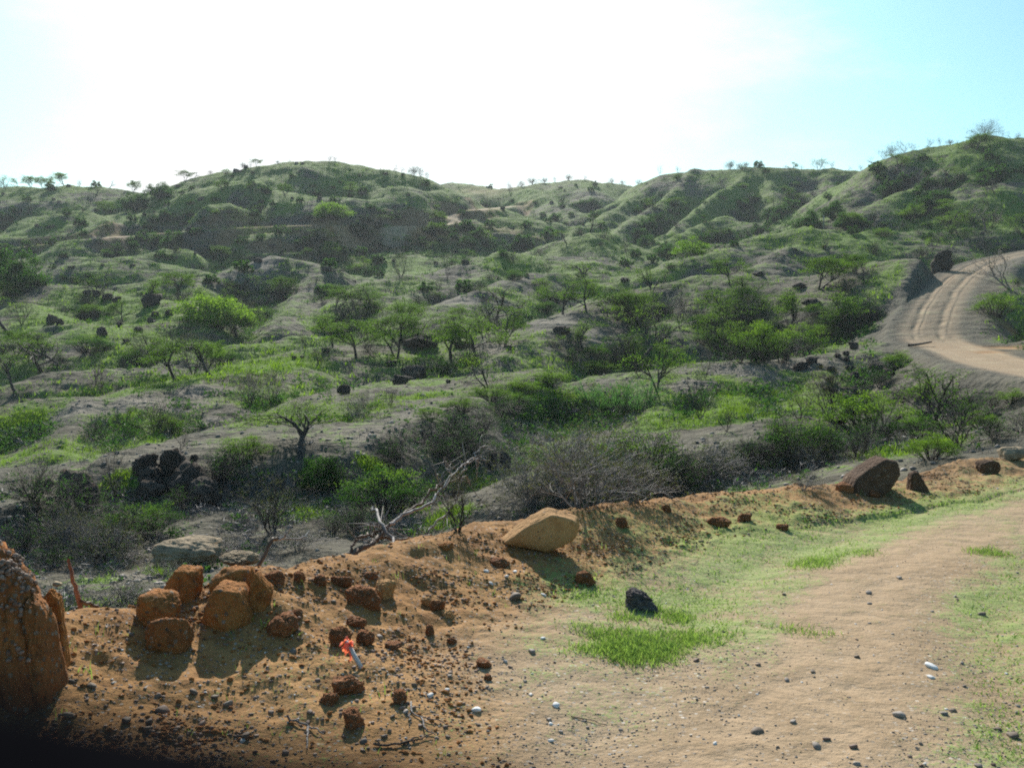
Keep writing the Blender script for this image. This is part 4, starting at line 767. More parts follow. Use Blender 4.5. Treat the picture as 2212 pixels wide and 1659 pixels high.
scatter(['mound', 'deepmound', 'deepmound'], 125, (.05 + .95 * farw) * gw, (.7, 1.5), 306)
scatter(['deepdome', 'dotdome', 'darkscrub'], 110, sm(150, 190, YY) * (XX > -10) * (.03 + HOL) * np.clip(-G.M['n2'] + .2, .02, 1), (1.2, 2.8), 307)
# ------------------------------------------------------------------ rocks of the bank
def rock(name, px, py, w, h, label, mat, seed, planes=None, sink=.12, deep=.9, cat='rock', group=None, sub=5, rough=.13, rz=None, depth=None, soft=15, grit=.05, dz=0, tilt=None):
    """PX, PY: middle of the foot"""
    if depth is None: x, y, z = G.hit(px, py)
    else: x, _, _ = P(px, py, depth); y = depth; z = G.z(x, y)
    W_, Hh = w * UNIT * y, h * UNIT * y / (1 - sink)
    me = rock_mesh(name, M_[mat], (W_, W_ * deep, Hh), seed, sub, planes, rough=rough, soft=soft, grit=grit)
    o = link(name, me); o.location = (x, y + W_ * deep * .3, z + Hh * (.5 - sink) + dz)
    o.rotation_euler = tilt or (0, 0, 0 if rz is None else rz); tag(o, label, cat, group); return o
BOX = [((1, 0, .1), .82), ((-1, .1, .2), .85), ((0, 0, 1), .8), ((0, 0, -1), .9), ((0, -1, .15), .75), ((0, 1, 0), .9), ((.7, -.6, .5), .92), ((-.6, -.7, .5), .95)]
# the tall boulder at the edge: slabs standing side by side
def slab_boulder():
    d = 4.15; x0, _, _ = P(20, 1300, d); z0 = G.z(x0, d) - .06
    r = bpy.data.objects.new('conglomerate_boulder', None); COL.objects.link(r); r.location = (x0, d, z0); r.empty_display_size = .1
    tag(r, 'tall orange boulder of upright pebbly slabs, cut off by the frame edge', 'boulder')
    u = UNIT * d
    def slab(nm, cx, cz, w, t, h, dy, seed, lean, mat='conglo'):
        pl = [((1, -.25, .18), .72), ((-1, -.2, .1), .8), ((.3, -1, .2), .7), ((-.4, -1, .1), .75), ((0, 1, .1), .85), ((.45, 0, 1), .86), ((-.2, -.1, 1), .95), ((0, 0, -1), .95), ((.8, -.6, .7), .9)]
        me = rock_mesh(nm, M_[mat], (w * u, t * u, h * u), seed, 5, pl, rough=.13, soft=8, freq=3.2, grit=.05); o = link(nm, me, r)
        o.location = ((cx - 20) * u, dy, (1500 - cz) * u * .98 + .02); o.rotation_euler = (0, lean, .1 * (seed % 3)); return o
    a = slab('slab', -55, 1330, 240, 190, 480, .02, 401, -.10); b = slab('slab', 26, 1352, 104, 160, 390, .01, 402, -.13); c = slab('slab', 78, 1400, 70, 120, 270, .03, 403, -.08)
    rg = np.random.default_rng(5); mb = MB()
    for o in (a, b):
        me = o.data; n = len(me.vertices); co = np.zeros(n * 3); me.vertices.foreach_get('co', co); co = co.reshape(-1, 3); no = np.zeros(n * 3); me.vertices.foreach_get('normal', no); no = no.reshape(-1, 3)
        w = np.clip(no[:, 0] * 1.0 + no[:, 2] * .8 - .25, 0, 1) ** 2 * (co[:, 2] > -.1) * np.clip(.5 + 2 * fbm3(co * 14, 2, 77), 0, 1); w /= w.sum(); k = rg.choice(n, 300, p=w); mtx = np.array(Matrix.Rotation(o.rotation_euler[2], 3, 'Z') @ Matrix.Rotation(o.rotation_euler[1], 3, 'Y'))
        for q in k:
            v, f = ICO[1]; s = .0035 + .011 * rg.random() ** 2; mb.add((v * rg.uniform(.75, 1.2, 3) * s + co[q] + no[q] * s * .35) @ mtx.T + np.array(o.location), None, f)
    p = link('pebble_crust', mb.mesh('pebble_crust', M_['stone'], True), r); p['kind'] = 'stuff'
slab_boulder()
rock('orange_block', 112, 1445, 56, 172, 'upright orange block with a pale stone on top, leaning on the tall boulder', 'orange', 411, [((1, 0, .05), .8), ((-1, 0, .05), .8), ((0, -1, .1), .75), ((0, 1, 0), .8), ((.3, 0, 1), .95), ((-.5, 0, 1), .93), ((0, 0, -1), .9)], depth=4.35, sub=5, group=None, tilt=(0, -.06, .2))
rock('pale_stone', 120, 1264, 22, 11, 'pale flat stone lying on top of the upright orange block', 'palerock', 412, depth=4.36, dz=P(120, 1266, 4.36)[2] - G.z(P(120, 1266, 4.36)[0], 4.36), cat='stone', sub=3)
rock('orange_block', 384, 1300, 96, 78, 'tapered orange block at the back of the orange block cluster', 'orange', 421, [((1, 0, .05), .85), ((-1, 0, .8), .62), ((0, -1, .2), .8), ((0, 1, 0), .8), ((.1, 0, 1), .88), ((0, 0, -1), .9), ((-.8, -.4, .25), .8)], sub=5, sink=.26)
rock('orange_block', 486, 1357, 122, 100, 'largest squared orange block with a dark shadow at its foot', 'orange', 422, [((1, 0, .35), .74), ((-1, 0, .45), .74), ((0, -1, .22), .72), ((0, 1, 0), .8), ((.12, -.1, 1), .78), ((0, 0, -1), .9), ((-.35, -.9, -.2), .8), ((.7, -.7, -.2), .85), ((.3, 0, -1), .82)], sub=5, rough=.045, sink=.26)
rock('orange_block', 556, 1318, 62, 74, 'narrow orange block resting against the largest squared block', 'orange', 423, [((1, 0, -.2), .75), ((-1, 0, .2), .75), ((0, -1, .1), .75), ((0, 1, 0), .8), ((.5, 0, 1), .8), ((0, 0, -1), .9)], sub=5, tilt=(0, .18, 0), sink=.26)
rock('orange_block', 492, 1285, 92, 62, 'flat-topped orange block behind the largest squared block', 'orange', 424, None, sub=4, sink=.26)
rock('earth_clod', 334, 1352, 116, 74, 'rounded sandy clod on the berm beside the orange blocks', 'orange', 425, None, sub=5, rough=.1, soft=7, cat='clod')
rock('earth_clod', 360, 1408, 96, 84, 'pebbly broken clod below the rounded sandy clod', 'conglo', 426, None, sub=5, rough=.13, soft=7, cat='clod', grit=.04, sink=.35)
rock('earth_clod', 372, 1300, 70, 34, 'low clod between the rounded clod and the tapered block', 'orange', 427, None, cat='clod', rough=.1, soft=8)
SMALL = [(592, 1257, 46, 30, 'clod', 'reddish clod standing on the berm crest behind the narrow block'), (645, 1258, 30, 30, 'clod', 'square reddish clod on the berm crest above the loose clump'), (690, 1262, 36, 24, 'clod', 'first rounded clod of the crest row before the mound'), (735, 1266, 46, 26, 'clod', 'longest clod in the row on the berm crest'), (830, 1290, 52, 46, 'tan', 'tan clod beside the dark clod on the mound'), (782, 1306, 62, 52, 'clod', 'dark red clod half sunk in the mound'), (800, 1250, 30, 18, 'clod', 'small clod on top of the mound'),
    (735, 1392, 52, 48, 'clod', 'red clod just behind the orange topped stake'), (790, 1392, 44, 36, 'clod', 'brown clod next to the red clod behind the stake'), (768, 1352, 40, 26, 'clod', 'small red clod uphill of the two clods behind the stake'), (750, 1496, 74, 40, 'clod', 'flat-topped red block in front of the stake'), (705, 1520, 40, 28, 'clod', 'small brown clod in front of the flat-topped red block'), (605, 1372, 66, 54, 'clod', 'pebbly clump below the narrow orange block'), (640, 1330, 30, 18, 'clod', 'small clod above the pebbly clump'),
    (922, 1306, 26, 24, 'tan', 'broken clod piece highest in the chain on the bank'), (944, 1316, 30, 26, 'clod', 'largest clod piece in the chain on the bank'), (968, 1333, 30, 20, 'tan', 'long clod piece lowest in the chain on the bank'), (863, 1518, 34, 34, 'clod', 'rust brown clod beside the white and grey stones'), (762, 1570, 52, 46, 'clod', 'dark clod near the dry twigs'), (928, 1370, 24, 26, 'clod', 'small red clod alone on the bare slope'), (975, 1390, 24, 18, 'clod', 'low red clod lower on the bare slope'), (1043, 1440, 40, 18, 'clod', 'flat clod where the slope meets the road'), (1053, 1468, 18, 14, 'clod', 'tiny red clod beside the flat clod'), (848, 1402, 36, 16, 'clod', 'flat dark clod downhill of the chain of pieces'), (960, 1185, 34, 16, 'orange', 'orange flat block on the crest before the tilted boulder'), (1075, 1222, 40, 22, 'clod', 'clod in the gravelly bank before the tilted boulder'), (1262, 1262, 44, 34, 'clod', 'red clod at the shadow edge of the tilted boulder'), (1345, 1138, 30, 26, 'clod', 'brown clod high on the bank beyond the tilted boulder'), (1440, 1105, 24, 20, 'clod', 'brown clod on the crest further along the bank'), (1555, 1135, 44, 24, 'clod', 'brown clod pair, nearer one, on the far bank'), (1610, 1125, 34, 20, 'clod', 'brown clod pair, further one, on the far bank'), (1690, 1145, 26, 16, 'clod', 'little clod at the foot of the far bank'), (1890, 1072, 40, 22, 'clod', 'red brown clod at the foot of the big bank boulder'), (1838, 1060, 30, 18, 'clod', 'small clod on the road side of the big bank boulder')]
for i, (px, py, w, h, mat, lab) in enumerate(SMALL):
    rock('earth_clod', px, py, w, h * .8, lab, mat, 440 + i, None, rough=.24, soft=12, cat='clod', group='clods on the berm', rz=i * 1.1, grit=.07, sink=.3)
# the tilted boulder: a wedge, thin end to the left
def tilted():
    d = 6.95; x, _, _ = P(1168, 1190, d); u = UNIT * d; z = G.z(x, d)
    pl = [((1, -.1, -.05), .98), ((.35, 0, 1), .50), ((-.35, -.1, 1), .30), ((-.62, -.1, 1), .36), ((-.28, -.15, -1), .50), ((.45, -.1, -1), .60), ((0, -1, .05), .42), ((0, 1, 0), .5), ((-.25, -1, .35), .5), ((-.2, -1, -.6), .5), ((-1, 0, .35), 1.02)]
    v, f = ICO[6]; r = facets(v, pl, 13); p = v * r[:, None]; p = p + v * (.055 * fbm3(p * 2.6 + 3, 4, 9) + .014 * fbm3(p * 14, 3, 12))[:, None]
    s = 172 * u / 2.0; p = p * np.array([s, s * .8, s * 1.1]); mb = MB(); mb.add(p, None, f); o = link('tilted_boulder', mb.mesh('tilted_boulder', M_['tan'], True))
    o.location = (x + .0, d + .16, P(1168, 1143, d + .16)[2]); o.rotation_euler = (.08, -.10, .0); tag(o, 'smooth tan wedge-shaped boulder propped on the berm over its own shadow', 'boulder')
tilted()
o = rock('cinder_rock', 1384, 1317, 66, 46, 'black pitted rock sitting on the grass at the road side', 'black', 431, [((1, 0, .6), .62), ((-1, 0, .1), .85), ((0, -1, .2), .8), ((0, 1, 0), .8), ((-.5, 0, 1), .95), ((.55, 0, 1), .52), ((0, 0, -1), .9)], sub=5, rough=.30, soft=8, grit=.14, sink=.12)
rock('bank_boulder', 1898, 1062, 114, 84, 'big dark brown pointed boulder standing on the berm crest', 'brownrock', 432, [((1, 0, .18), .86), ((-.75, 0, 1), .56), ((-1, 0, .3), .9), ((.3, 0, 1), .9), ((0, -1, .25), .8), ((0, 1, 0), .8), ((0, 0, -1), .9), ((.9, -.3, -.6), .8)], depth=10.1, sub=5, rough=.07, soft=12, grit=.03)
rock('bank_boulder', 1981, 1051, 38, 42, 'small upright brown rock next to the big pointed boulder', 'brownrock', 433, [((1, 0, .7), .7), ((-1, 0, .1), .75), ((0, -1, .2), .8), ((0, 1, 0), .8), ((-.3, 0, 1), .95), ((0, 0, -1), .9)], depth=10.4, sub=4)
rock('bank_boulder', 2142, 1003, 48, 32, 'reddish brown rock on the berm close to the frame edge', 'brownrock', 434, None, depth=11.6, sub=4)
rock('bank_boulder', 2192, 988, 50, 30, 'pale gravelly lump behind the reddish brown rock', 'palerock', 435, None, depth=12.4, sub=4)
rock('bank_boulder', 1826, 1054, 36, 24, 'low orange brown rock at the thin side of the big pointed boulder', 'clod', 436, None, depth=10.0, sub=4)
# ------------------------------------------------------------------ boulders of the valley and the hills
HB = [rock_mesh('hill_boulder', M_['hillrock'], (1, 1, 1), 500 + k, 4, None, rough=.34, soft=16, grit=.12, freq=2.2) for k in range(5)]
HP = [rock_mesh('pale_outcrop', M_['palerock'], (1, 1, 1), 510 + k, 5, None, rough=.2, soft=7, grit=.05) for k in range(2)]
def boulder(px, py, w, h, label, i=0, pale=False, pos=None, nm='hill_boulder'):
    x, y, z = pos or G.hit(px, py); u = UNIT * y; h = h * .85; o = link('pale_outcrop' if pale else nm, (HP if pale else HB)[i % (2 if pale else 5)]); o.scale = (w * u, w * u * .9, h * u * 1.3)
    o.location = (x, y + w * u * .3, z + h * u * .42); o.rotation_euler = (0, 0, i * 1.7); tag(o, label, 'outcrop' if pale else 'boulder', 'boulders on the hillside' if not pale else None); return o
BO = [(158, 1078, 84, 66, 'lone dark boulder with a smaller one leaning on it, on the stony slope'), (190, 1088, 50, 46, 'dark boulder leaning on the lone boulder of the stony slope'), (310, 1024, 52, 50, 'dark boulder at the upper edge of the boulder heap'), (318, 1052, 56, 50, 'dark squat boulder in the middle of the boulder heap'), (320, 1086, 56, 60, 'dark peg-shaped boulder at the foot of the boulder heap'), (368, 1026, 64, 62, 'blackest boulder, topmost of the boulder heap'), (395, 1072, 84, 82, 'largest dark boulder in the boulder heap'), (432, 1092, 76, 66, 'dark boulder closing the boulder heap towards the vase tree'), (418, 995, 18, 16, 'small dark stone above the boulder heap'), (476, 1005, 26, 20, 'small dark boulder below the low bright shrub'), (512, 1008, 26, 20, 'second small dark boulder beside the low bright shrub'), (104, 1050, 20, 18, 'small dark boulder uphill of the undercut mound'), (470, 1040, 36, 26, 'dark boulder half buried behind the boulder heap'), (86, 938, 18, 16, 'dark stone on the grassy end of the pale crest'),
    (186, 640, 18, 18, 'dark stone, first of the cluster on the grassy spur'), (207, 640, 18, 16, 'dark stone, second of the cluster on the grassy spur'), (230, 645, 24, 14, 'long dark stone in the cluster on the grassy spur'), (250, 652, 18, 14, 'dark stone lowest in the cluster on the grassy spur'), (216, 726, 26, 24, 'large dark boulder on the green slope by itself'), (108, 700, 20, 26, 'tall dark boulder of the pair on the green slope'), (126, 702, 18, 16, 'short dark boulder of the pair on the green slope'), (256, 704, 14, 12, 'small dark stone between the lone boulder and the bare fold'), (296, 715, 20, 12, 'flat dark stone under the bare fold'), (333, 682, 18, 12, 'dark stone near the round bright tree'), (364, 680, 16, 14, 'round dark stone close to the round bright tree'), (321, 662, 42, 32, 'broad dark boulder in the bare fold'), (325, 697, 20, 14, 'dark stone just downhill of the broad fold boulder'), (702, 762, 22, 14, 'flat dark boulder on the grassy strip'), (635, 775, 12, 8, 'dark stone on the grassy strip, bigger of two'), (652, 773, 8, 6, 'dark stone on the grassy strip, smaller of two'),
    (999, 752, 36, 18, 'dark boulder group on the slope beyond the lone acacia'), (912, 752, 66, 38, 'dark rock block in the shade beside the lone acacia'), (845, 790, 24, 14, 'dark stone below the lone acacia'), (890, 815, 60, 30, 'dark rounded hump in the stony ground below the lone acacia'), (865, 830, 40, 24, 'dark hump beside a small bare tree'), (1062, 1018, 24, 46, 'black stump-like rock nearest the forked shrub tree'), (1090, 1012, 28, 42, 'black stump-like rock with a square top'), (840, 1078, 46, 50, 'round black bush-like boulder above the fallen branches'), (1215, 720, 46, 20, 'dark scar-like boulder on the middle ridge'), (1640, 596, 24, 12, 'brown rock on the low green ridge'), (1730, 622, 30, 14, 'dark flat rock under the dense dark thorn tree'), (1760, 660, 44, 18, 'dark flat boulder on the slope above the lime shrub'), (2042, 586, 44, 52, 'black boulder on the rim of the climbing road'), (1830, 560, 20, 14, 'dark stone below the two-stemmed thorn trees'), (1810, 915, 44, 16, 'dark flat rock under the crossing bare tree'), (1830, 900, 24, 12, 'dark flat rock a step uphill of the crossing bare tree'), (2060, 870, 34, 16, 'dark rock on the road embankment'), (2090, 868, 26, 14, 'second dark rock on the road embankment'), (640, 353, 8, 5, 'black rock on the very top of the domed hill'), (652, 354, 10, 5, 'black rock beside the highest one on the domed hill'), (560, 460, 10, 8, 'dark rock on the lower face of the domed hill'), (510, 430, 9, 7, 'dark rock on the steep side of the domed hill')]
for i, q in enumerate(BO): boulder(*q, i=i)
boulder(395, 1228, 140, 66, 'pale rounded rock outcrop on the valley floor behind the berm', 0, True); boulder(507, 1226, 90, 36, 'lower pale outcrop beside the rounded one', 1, True); boulder(890, 1050, 40, 26, 'cream rock showing among the dark twigs of the gully', 1, True)
def scatter_rocks(n, weight, wr, seed, adj):
    p, rg = sample(hillm * weight, n, seed)
    for i, q in enumerate(p):
        w = rg.uniform(*wr); px, py = to_sheet(q); u = UNIT * q[1]; lab = name_spot(adj, px, py) or name_spot('rough ' + adj, px, py) or name_spot('squat ' + adj, px, py) or adj + ' on the open hillside'
        boulder(px, py, w / u, w / u * rg.uniform(.5, .9), lab, i, False, tuple(map(float, q)))
scatter_rocks(70, sm(120, 180, YY) * (XX < 20), (.6, 1.5), 601, 'dark hillside rock'); scatter_rocks(30, sm(28, 50, YY), (.25, .7), 602, 'small dark boulder'); scatter_rocks(36, (XX > 16) * (YY > 30) * (YY < 72) * (G.M['berm'] > .3) * (G.M['berm'] < 11), (.25, .8), 603, 'rough embankment rock')
# ------------------------------------------------------------------ loose stones of the road and the bank
nearall = (G.M['berm'] < .6) * (YY < 14) * (YY > 3.6)
PB = {m: [rock_mesh('pebble', M_[m], (1, 1, 1), 700 + k, 3, None, rough=.10, soft=6, nplanes=8) for k in range(4)] for m in ('stone', 'gstone', 'dstone', 'wstone')}
def stone(x, y, z, w, kind, label, group, flat=.65, nm='stone'):
    o = link(nm, PB[kind][int(rng.integers(4))]); a = rng.uniform(0, 6.28); o.scale = (w, w * rng.uniform(.65, .95), w * flat); o.rotation_euler = (rng.normal() * .15, rng.normal() * .15, a); o.location = (x, y, z + w * flat * .14); tag(o, label, 'stone', group)
NOTE = [(2012, 1440, 30, 'wstone', 'brightest white flat stone on the dirt track'), (2010, 1462, 18, 'wstone', 'smaller white stone behind the brightest flat one'), (1634, 1580, 32, 'dstone', 'largest dark stone on the road, long side to the camera'), (1850, 1418, 13, 'dstone', 'dark angular stone on the clean part of the track'), (1876, 1281, 16, 'gstone', 'grey stone on the clean track near the grass patch'), (1943, 1248, 17, 'gstone', 'grey stone furthest along the clean track'), (1942, 1545, 26, 'gstone', 'bluish grey stone on the gravelly track'), (1878, 1303, 13, 'gstone', 'flat pale stone just below the grey track stone'), (1700, 1469, 16, 'gstone', 'lilac grey stone at the middle of the road'), (1712, 1559, 16, 'gstone', 'pale rounded stone between the dark stone and the grit'), (1765, 1612, 24, 'gstone', 'pale stone, biggest of the group at the road bottom'), (1785, 1596, 18, 'stone', 'brown stone next to the biggest pale road stone'), (1842, 1613, 20, 'stone', 'tan stone beside the pale group at the road bottom'), (1850, 1650, 18, 'gstone', 'light stone at the bottom edge of the road'), (2190, 1590, 26, 'dstone', 'dark stone in the green patch at the road bottom'), (2155, 1575, 16, 'dstone', 'smaller dark stone in the green patch at the road bottom'), (2120, 1327, 18, 'dstone', 'dark round stone in the thin seedlings'), (1990, 1607, 12, 'dstone', 'small dark stone on the edge of the seedlings'), (2038, 1541, 17, 'gstone', 'lilac stone on the seedling edge'), (2058, 1535, 16, 'dstone', 'dark stone next to the lilac stone'), (1756, 1450, 16, 'dstone', 'dark flat stone left alone on the pale dirt'), (1112, 1235, 14, 'wstone', 'white pebble on the bank under the tilted boulder'), (1094, 1245, 13, 'wstone', 'second white pebble on the bank under the tilted boulder'), (1051, 1235, 14, 'wstone', 'round white pebble nearest the bank crest'), (1061, 1260, 14, 'wstone', 'white pebble between the round ones on the bank'), (1174, 1285, 14, 'wstone', 'pale pebble at the shadow tip'), (1112, 1290, 34, 'dstone', 'lumpy dark stone where the bank meets the grass'), (1150, 1408, 22, 'gstone', 'pale pointed stone at the edge of the grass patch'), (1173, 1378, 11, 'wstone', 'white stone just above the grass patch'), (1092, 1428, 12, 'wstone', 'white stone on the bare soil before the grass'), (1030, 1532, 26, 'wstone', 'long white stone on the bare soil'), (965, 1488, 12, 'wstone', 'white stone uphill of the long white one'), (931, 1502, 16, 'wstone', 'white stone beside the cluster of greys'), (1146, 1660 - 160, 12, 'wstone', 'white stone low on the bare soil'), (755, 1553, 15, 'wstone', 'white pebble in the shade below the red block'), (1190, 1600, 14, 'wstone', 'white stone further down the bare soil'), (830, 1590, 16, 'gstone', 'purple grey stone by the dry twigs'), (876, 1538, 16, 'gstone', 'grey stone touching the rust brown clod'), (420, 1495, 20, 'dstone', 'dark egg-shaped stone on the orange slope'), (492, 1520, 22, 'gstone', 'mottled grey stone on the orange slope'), (464, 1505, 18, 'dstone', 'dark flat stone between the egg-shaped and mottled ones'), (198, 1482, 22, 'dstone', 'dark stone below the tall boulder'), (156, 1472, 18, 'dstone', 'smaller dark stone below the tall boulder'), (322, 1560, 24, 'dstone', 'dark stone, biggest of the pile on the lower slope'), (318, 1575, 24, 'dstone', 'dark stone under the biggest in the lower pile'), (275, 1555, 20, 'dstone', 'dark stone at the side of the lower pile'), (340, 1432, 22, 'clod', 'x'), (523, 1600, 14, 'wstone', 'whitish pebble low on the orange slope'), (284, 1370, 14, 'gstone', 'pale pebble below the pebbly clod'), (530, 1590, 30, 'dstone', 'dark long stone near the buried stick'), (150, 1545, 26, 'dstone', 'dark stone in the shaded lower corner')]
for px, py, w, k, lab in NOTE:
    if k == 'clod': continue
    x, y, z = G.hit(px, py); stone(x, y, z, w * UNIT * y, k, lab.replace('left alone', 'alone'), 'notable stones on road and bank', .5 if 'flat' in lab or 'long' in lab else .62)
ZONE = [(nearall * (CV[1] > .5), 80, (.018, .05), ('stone', 'dstone', 'stone', 'gstone'), 'brown pebble on the orange bank', 'pebbles on the orange bank', 801), (nearall * (CV[1] < .5) * (1 - .8 * CV[5]), 80, (.014, .034), ('gstone', 'stone', 'gstone', 'gstone', 'wstone'), 'grey pebble on the dirt road', 'pebbles on the dirt road', 802)]
for w_, n, wr, ks, lab, gp, sd in ZONE:
    p, rg = sample(w_, n, sd)
    for q in p: stone(*map(float, q), rg.uniform(*wr) * (.7 + .6 * rg.random() ** 3), ks[int(rg.integers(len(ks)))], lab, gp, nm='pebble')
def gravel(name, weight, n, wr, mat, seed):
    p, rg = sample(weight, n, seed); v, f = ICO[1]; s = wr[0] + (wr[1] - wr[0]) * rg.random(n) ** 3; jit = 1 + .25 * rg.normal(size=(n, len(v), 1)); sc = np.stack([s, s * rg.uniform(.6, 1, n), s * rg.uniform(.4, .8, n)], 1) / 2
    a = rg.uniform(0, 6.28, n); ca, sa = np.cos(a)[:, None], np.sin(a)[:, None]; q = v[None] * jit * sc[:, None]; q = np.stack([q[..., 0] * ca - q[..., 1] * sa, q[..., 0] * sa + q[..., 1] * ca, q[..., 2]], -1) + (p + np.stack([0 * s, 0 * s, s * .04], 1))[:, None]
    mb = MB(); mb.add(q.reshape(-1, 3), None, (f[None] + (np.arange(n) * len(v))[:, None, None]).reshape(-1, 3)); o = link(name, mb.mesh(name, M_[mat])); o['kind'] = 'stuff'
clump = np.clip(.25 + fbm(XX * 2.2, YY * 2.2, 3, 820) * 1.1, .08, .6) * (YY / 5) ** 1.1
gravel('gravel', nearall * (CV[1] > .35) * clump, 8000, (.004, .026), 'stone', 811); gravel('dark_gravel', nearall * clump * (1 - .85 * CV[5]), 4200, (.004, .014), 'dstone', 812); gravel('pale_gravel', nearall * (.3 + clump) * (1 - .7 * CV[5]) * (1 + 2 * (YY < 5.5)), 11000, (.003, .016), 'gstone', 813); gravel('white_gravel', nearall, 420, (.006, .018), 'wstone', 814)
gravel('hill_gravel', (G.M['hill'] > .6) * (CV[5] + .15) * (YY > 18) * (YY < 80), 3500, (.05, .22), 'gstone', 815)
gravel('soil_clods', nearall * (CV[1] > .5) * clump ** 2, 900, (.006, .03), 'clod', 816); gravel('soil_lumps', nearall * (CV[1] > .4) * clump, 7500, (.005, .032), 'orange', 817)
# ------------------------------------------------------------------ dead wood behind the bank
def stick(mb, pts, d0, d1, r0, r1, jig=.012, seed=0, sides=6):
    rg = np.random.default_rng(seed); n = len(pts); q = [np.array(P(px, py, d0 + (d1 - d0) * i / max(n - 1, 1))) for i, (px, py) in enumerate(pts)]; q = curve(q, 4); q = [c + rg.normal(size=3) * jig * (0 < i < len(q) - 1) for i, c in enumerate(q)]
    mb.tube(q, np.linspace(r0, r1, len(q)), sides); return q
def twigs(mb, q, n, L, r, seed):
    rg = np.random.default_rng(seed)
    for k in range(n):
        i = int(rg.integers(len(q) // 3, len(q) - 1)); d = unit(unit(q[i + 1] - q[i]) * .6 + rg.normal(size=3) * .6); l = L * rg.uniform(.4, 1.3); a = q[i]; m = a + d * l * .5 + rg.normal(size=3) * l * .08; e = a + d * l + rg.normal(size=3) * l * .15; mb.tube([a, m, e], [r, r * .7, r * .3], 4)
Z_ = lambda L: [(663.5 + .2062 * x, 912.3 + .2062 * y) for x, y in L]
dead = bpy.data.objects.new('fallen_dead_branches', None); COL.objects.link(dead); dead.empty_display_size = .1; b0 = P(770, 1205, 8.0); dead.location = (0, 0, 0)
tag(dead, 'bleached fallen dead tree with crooked branches lying behind the berm', 'dead tree')
mb = MB(); stick(mb, Z_([(360, 1480), (430, 1420), (560, 1330), (700, 1235), (800, 1140)]), 7.6, 8.2, .03, .02, seed=1, sides=8); link('trunk', mb.mesh('trunk', M_['deadd'], True), dead)
BR = [([(800, 1110), (1000, 960), (1180, 830), (1350, 690), (1500, 630), (1650, 570), (1700, 600), (1700, 660)], 8.2, 9.4, .024, .007, 'deadd'), ([(860, 1060), (1010, 980), (1240, 870), (1340, 780), (1400, 690), (1480, 590), (1560, 510), (1660, 430), (1740, 370), (1790, 300), (1870, 230)], 8.2, 9.3, .024, .006, 'dead'), ([(1560, 560), (1650, 500), (1680, 430), (1760, 378), (1880, 365)], 9.0, 9.2, .012, .005, 'dead'), ([(690, 880), (740, 960), (780, 1060), (900, 1230), (960, 1330), (1015, 1440)], 8.6, 7.6, .022, .018, 'twig'), ([(450, 1370), (480, 1290), (520, 1220), (600, 1180), (690, 1150), (780, 1120)], 7.8, 8.2, .018, .016, 'deadd'), ([(740, 1215), (900, 1222), (1100, 1215), (1270, 1190), (1400, 1192), (1530, 1218)], 8.1, 8.9, .020, .008, 'deadd'), ([(880, 1400), (1060, 1330), (1200, 1290), (1330, 1210)], 7.9, 8.8, .012, .006, 'dead'), ([(1270, 1130), (1370, 1040), (1460, 940), (1530, 850), (1560, 770), (1570, 690)], 8.7, 9.1, .016, .006, 'dead'), ([(1430, 355), (1450, 420), (1480, 490), (1520, 540)], 9.0, 9.1, .008, .006, 'dead'), ([(660, 1040), (720, 1070), (790, 1110)], 8.3, 8.3, .012, .010, 'dead'), ([(1365, 545), (1385, 600), (1410, 660)], 8.9, 9.0, .006, .005, 'dead')]
for i, (pts, d0, d1, r0, r1, mt) in enumerate(BR):
    r0, r1 = r0 * .62, r1 * .7
    mb = MB(); q = stick(mb, Z_(pts), d0, d1, r0, r1, .009, 20 + i); twigs(mb, q, 8, .22, .0045, 40 + i); link('branch', mb.mesh('branch', M_[mt], True), dead)
snag = bpy.data.objects.new('snapped_trunk', None); COL.objects.link(snag); snag.empty_display_size = .1; tag(snag, 'snapped reddish brown trunk with one low side branch behind the berm', 'dead tree')
mb = MB(); stick(mb, [(173, 1400), (173, 1340), (170, 1298), (160, 1255), (153, 1230), (149, 1206)], 5.3, 5.35, .016, .007, .003, 3, 8); link('trunk', mb.mesh('trunk', M_['redwood'], True), snag)
mb = MB(); q = stick(mb, [(173, 1297), (200, 1306), (235, 1322), (275, 1334), (320, 1345)], 5.32, 5.6, .013, .006, .003, 4); twigs(mb, q, 7, .12, .003, 60); link('branch', mb.mesh('branch', M_['deadd'], True), snag)
fork = bpy.data.objects.new('forked_stick', None); COL.objects.link(fork); fork.empty_display_size = .1; tag(fork, 'pale curved dead stick poking up behind the orange blocks', 'stick')
mb = MB(); stick(mb, [(538, 1262), (552, 1235), (572, 1195), (588, 1166), (600, 1160)], 5.9, 6.1, .014, .010, .003, 5); link('stem', mb.mesh('stem', M_['deadd'], True), fork)
mb = MB(); q = stick(mb, [(588, 1166), (608, 1162), (620, 1152), (626, 1140)], 6.1, 6.1, .011, .004, .002, 6); twigs(mb, q, 2, .06, .003, 61); link('branch', mb.mesh('branch', M_['dead'], True), fork)
mb = MB(); stick(mb, [(600, 1160), (640, 1163), (660, 1155), (669, 1144)], 6.1, 6.25, .007, .003, .003, 7); link('branch', mb.mesh('branch', M_['dead'], True), fork)
def ground_twig(lab, lines, seed, r=.006, mat='deadd', nm='dry_twig'):
    root = bpy.data.objects.new(nm, None); COL.objects.link(root); root.empty_display_size = .1; tag(root, lab, 'twig')
    for i, L in enumerate(lines):
        rg = np.random.default_rng(seed + i); q = []
        for px, py in L: x, y, z = G.hit(px, py); q.append(np.array((x, y, z + r * 1.2)))
        q = curve(q, 3); q = [c + np.append(rg.normal(size=2) * .004, abs(rg.normal()) * .006) for c in q]; mb = MB(); mb.tube(q, np.linspace(r, r * .4, len(q)), 5); link('stem' if i == 0 else 'side_twig', mb.mesh('stem', M_[mat], True), root)
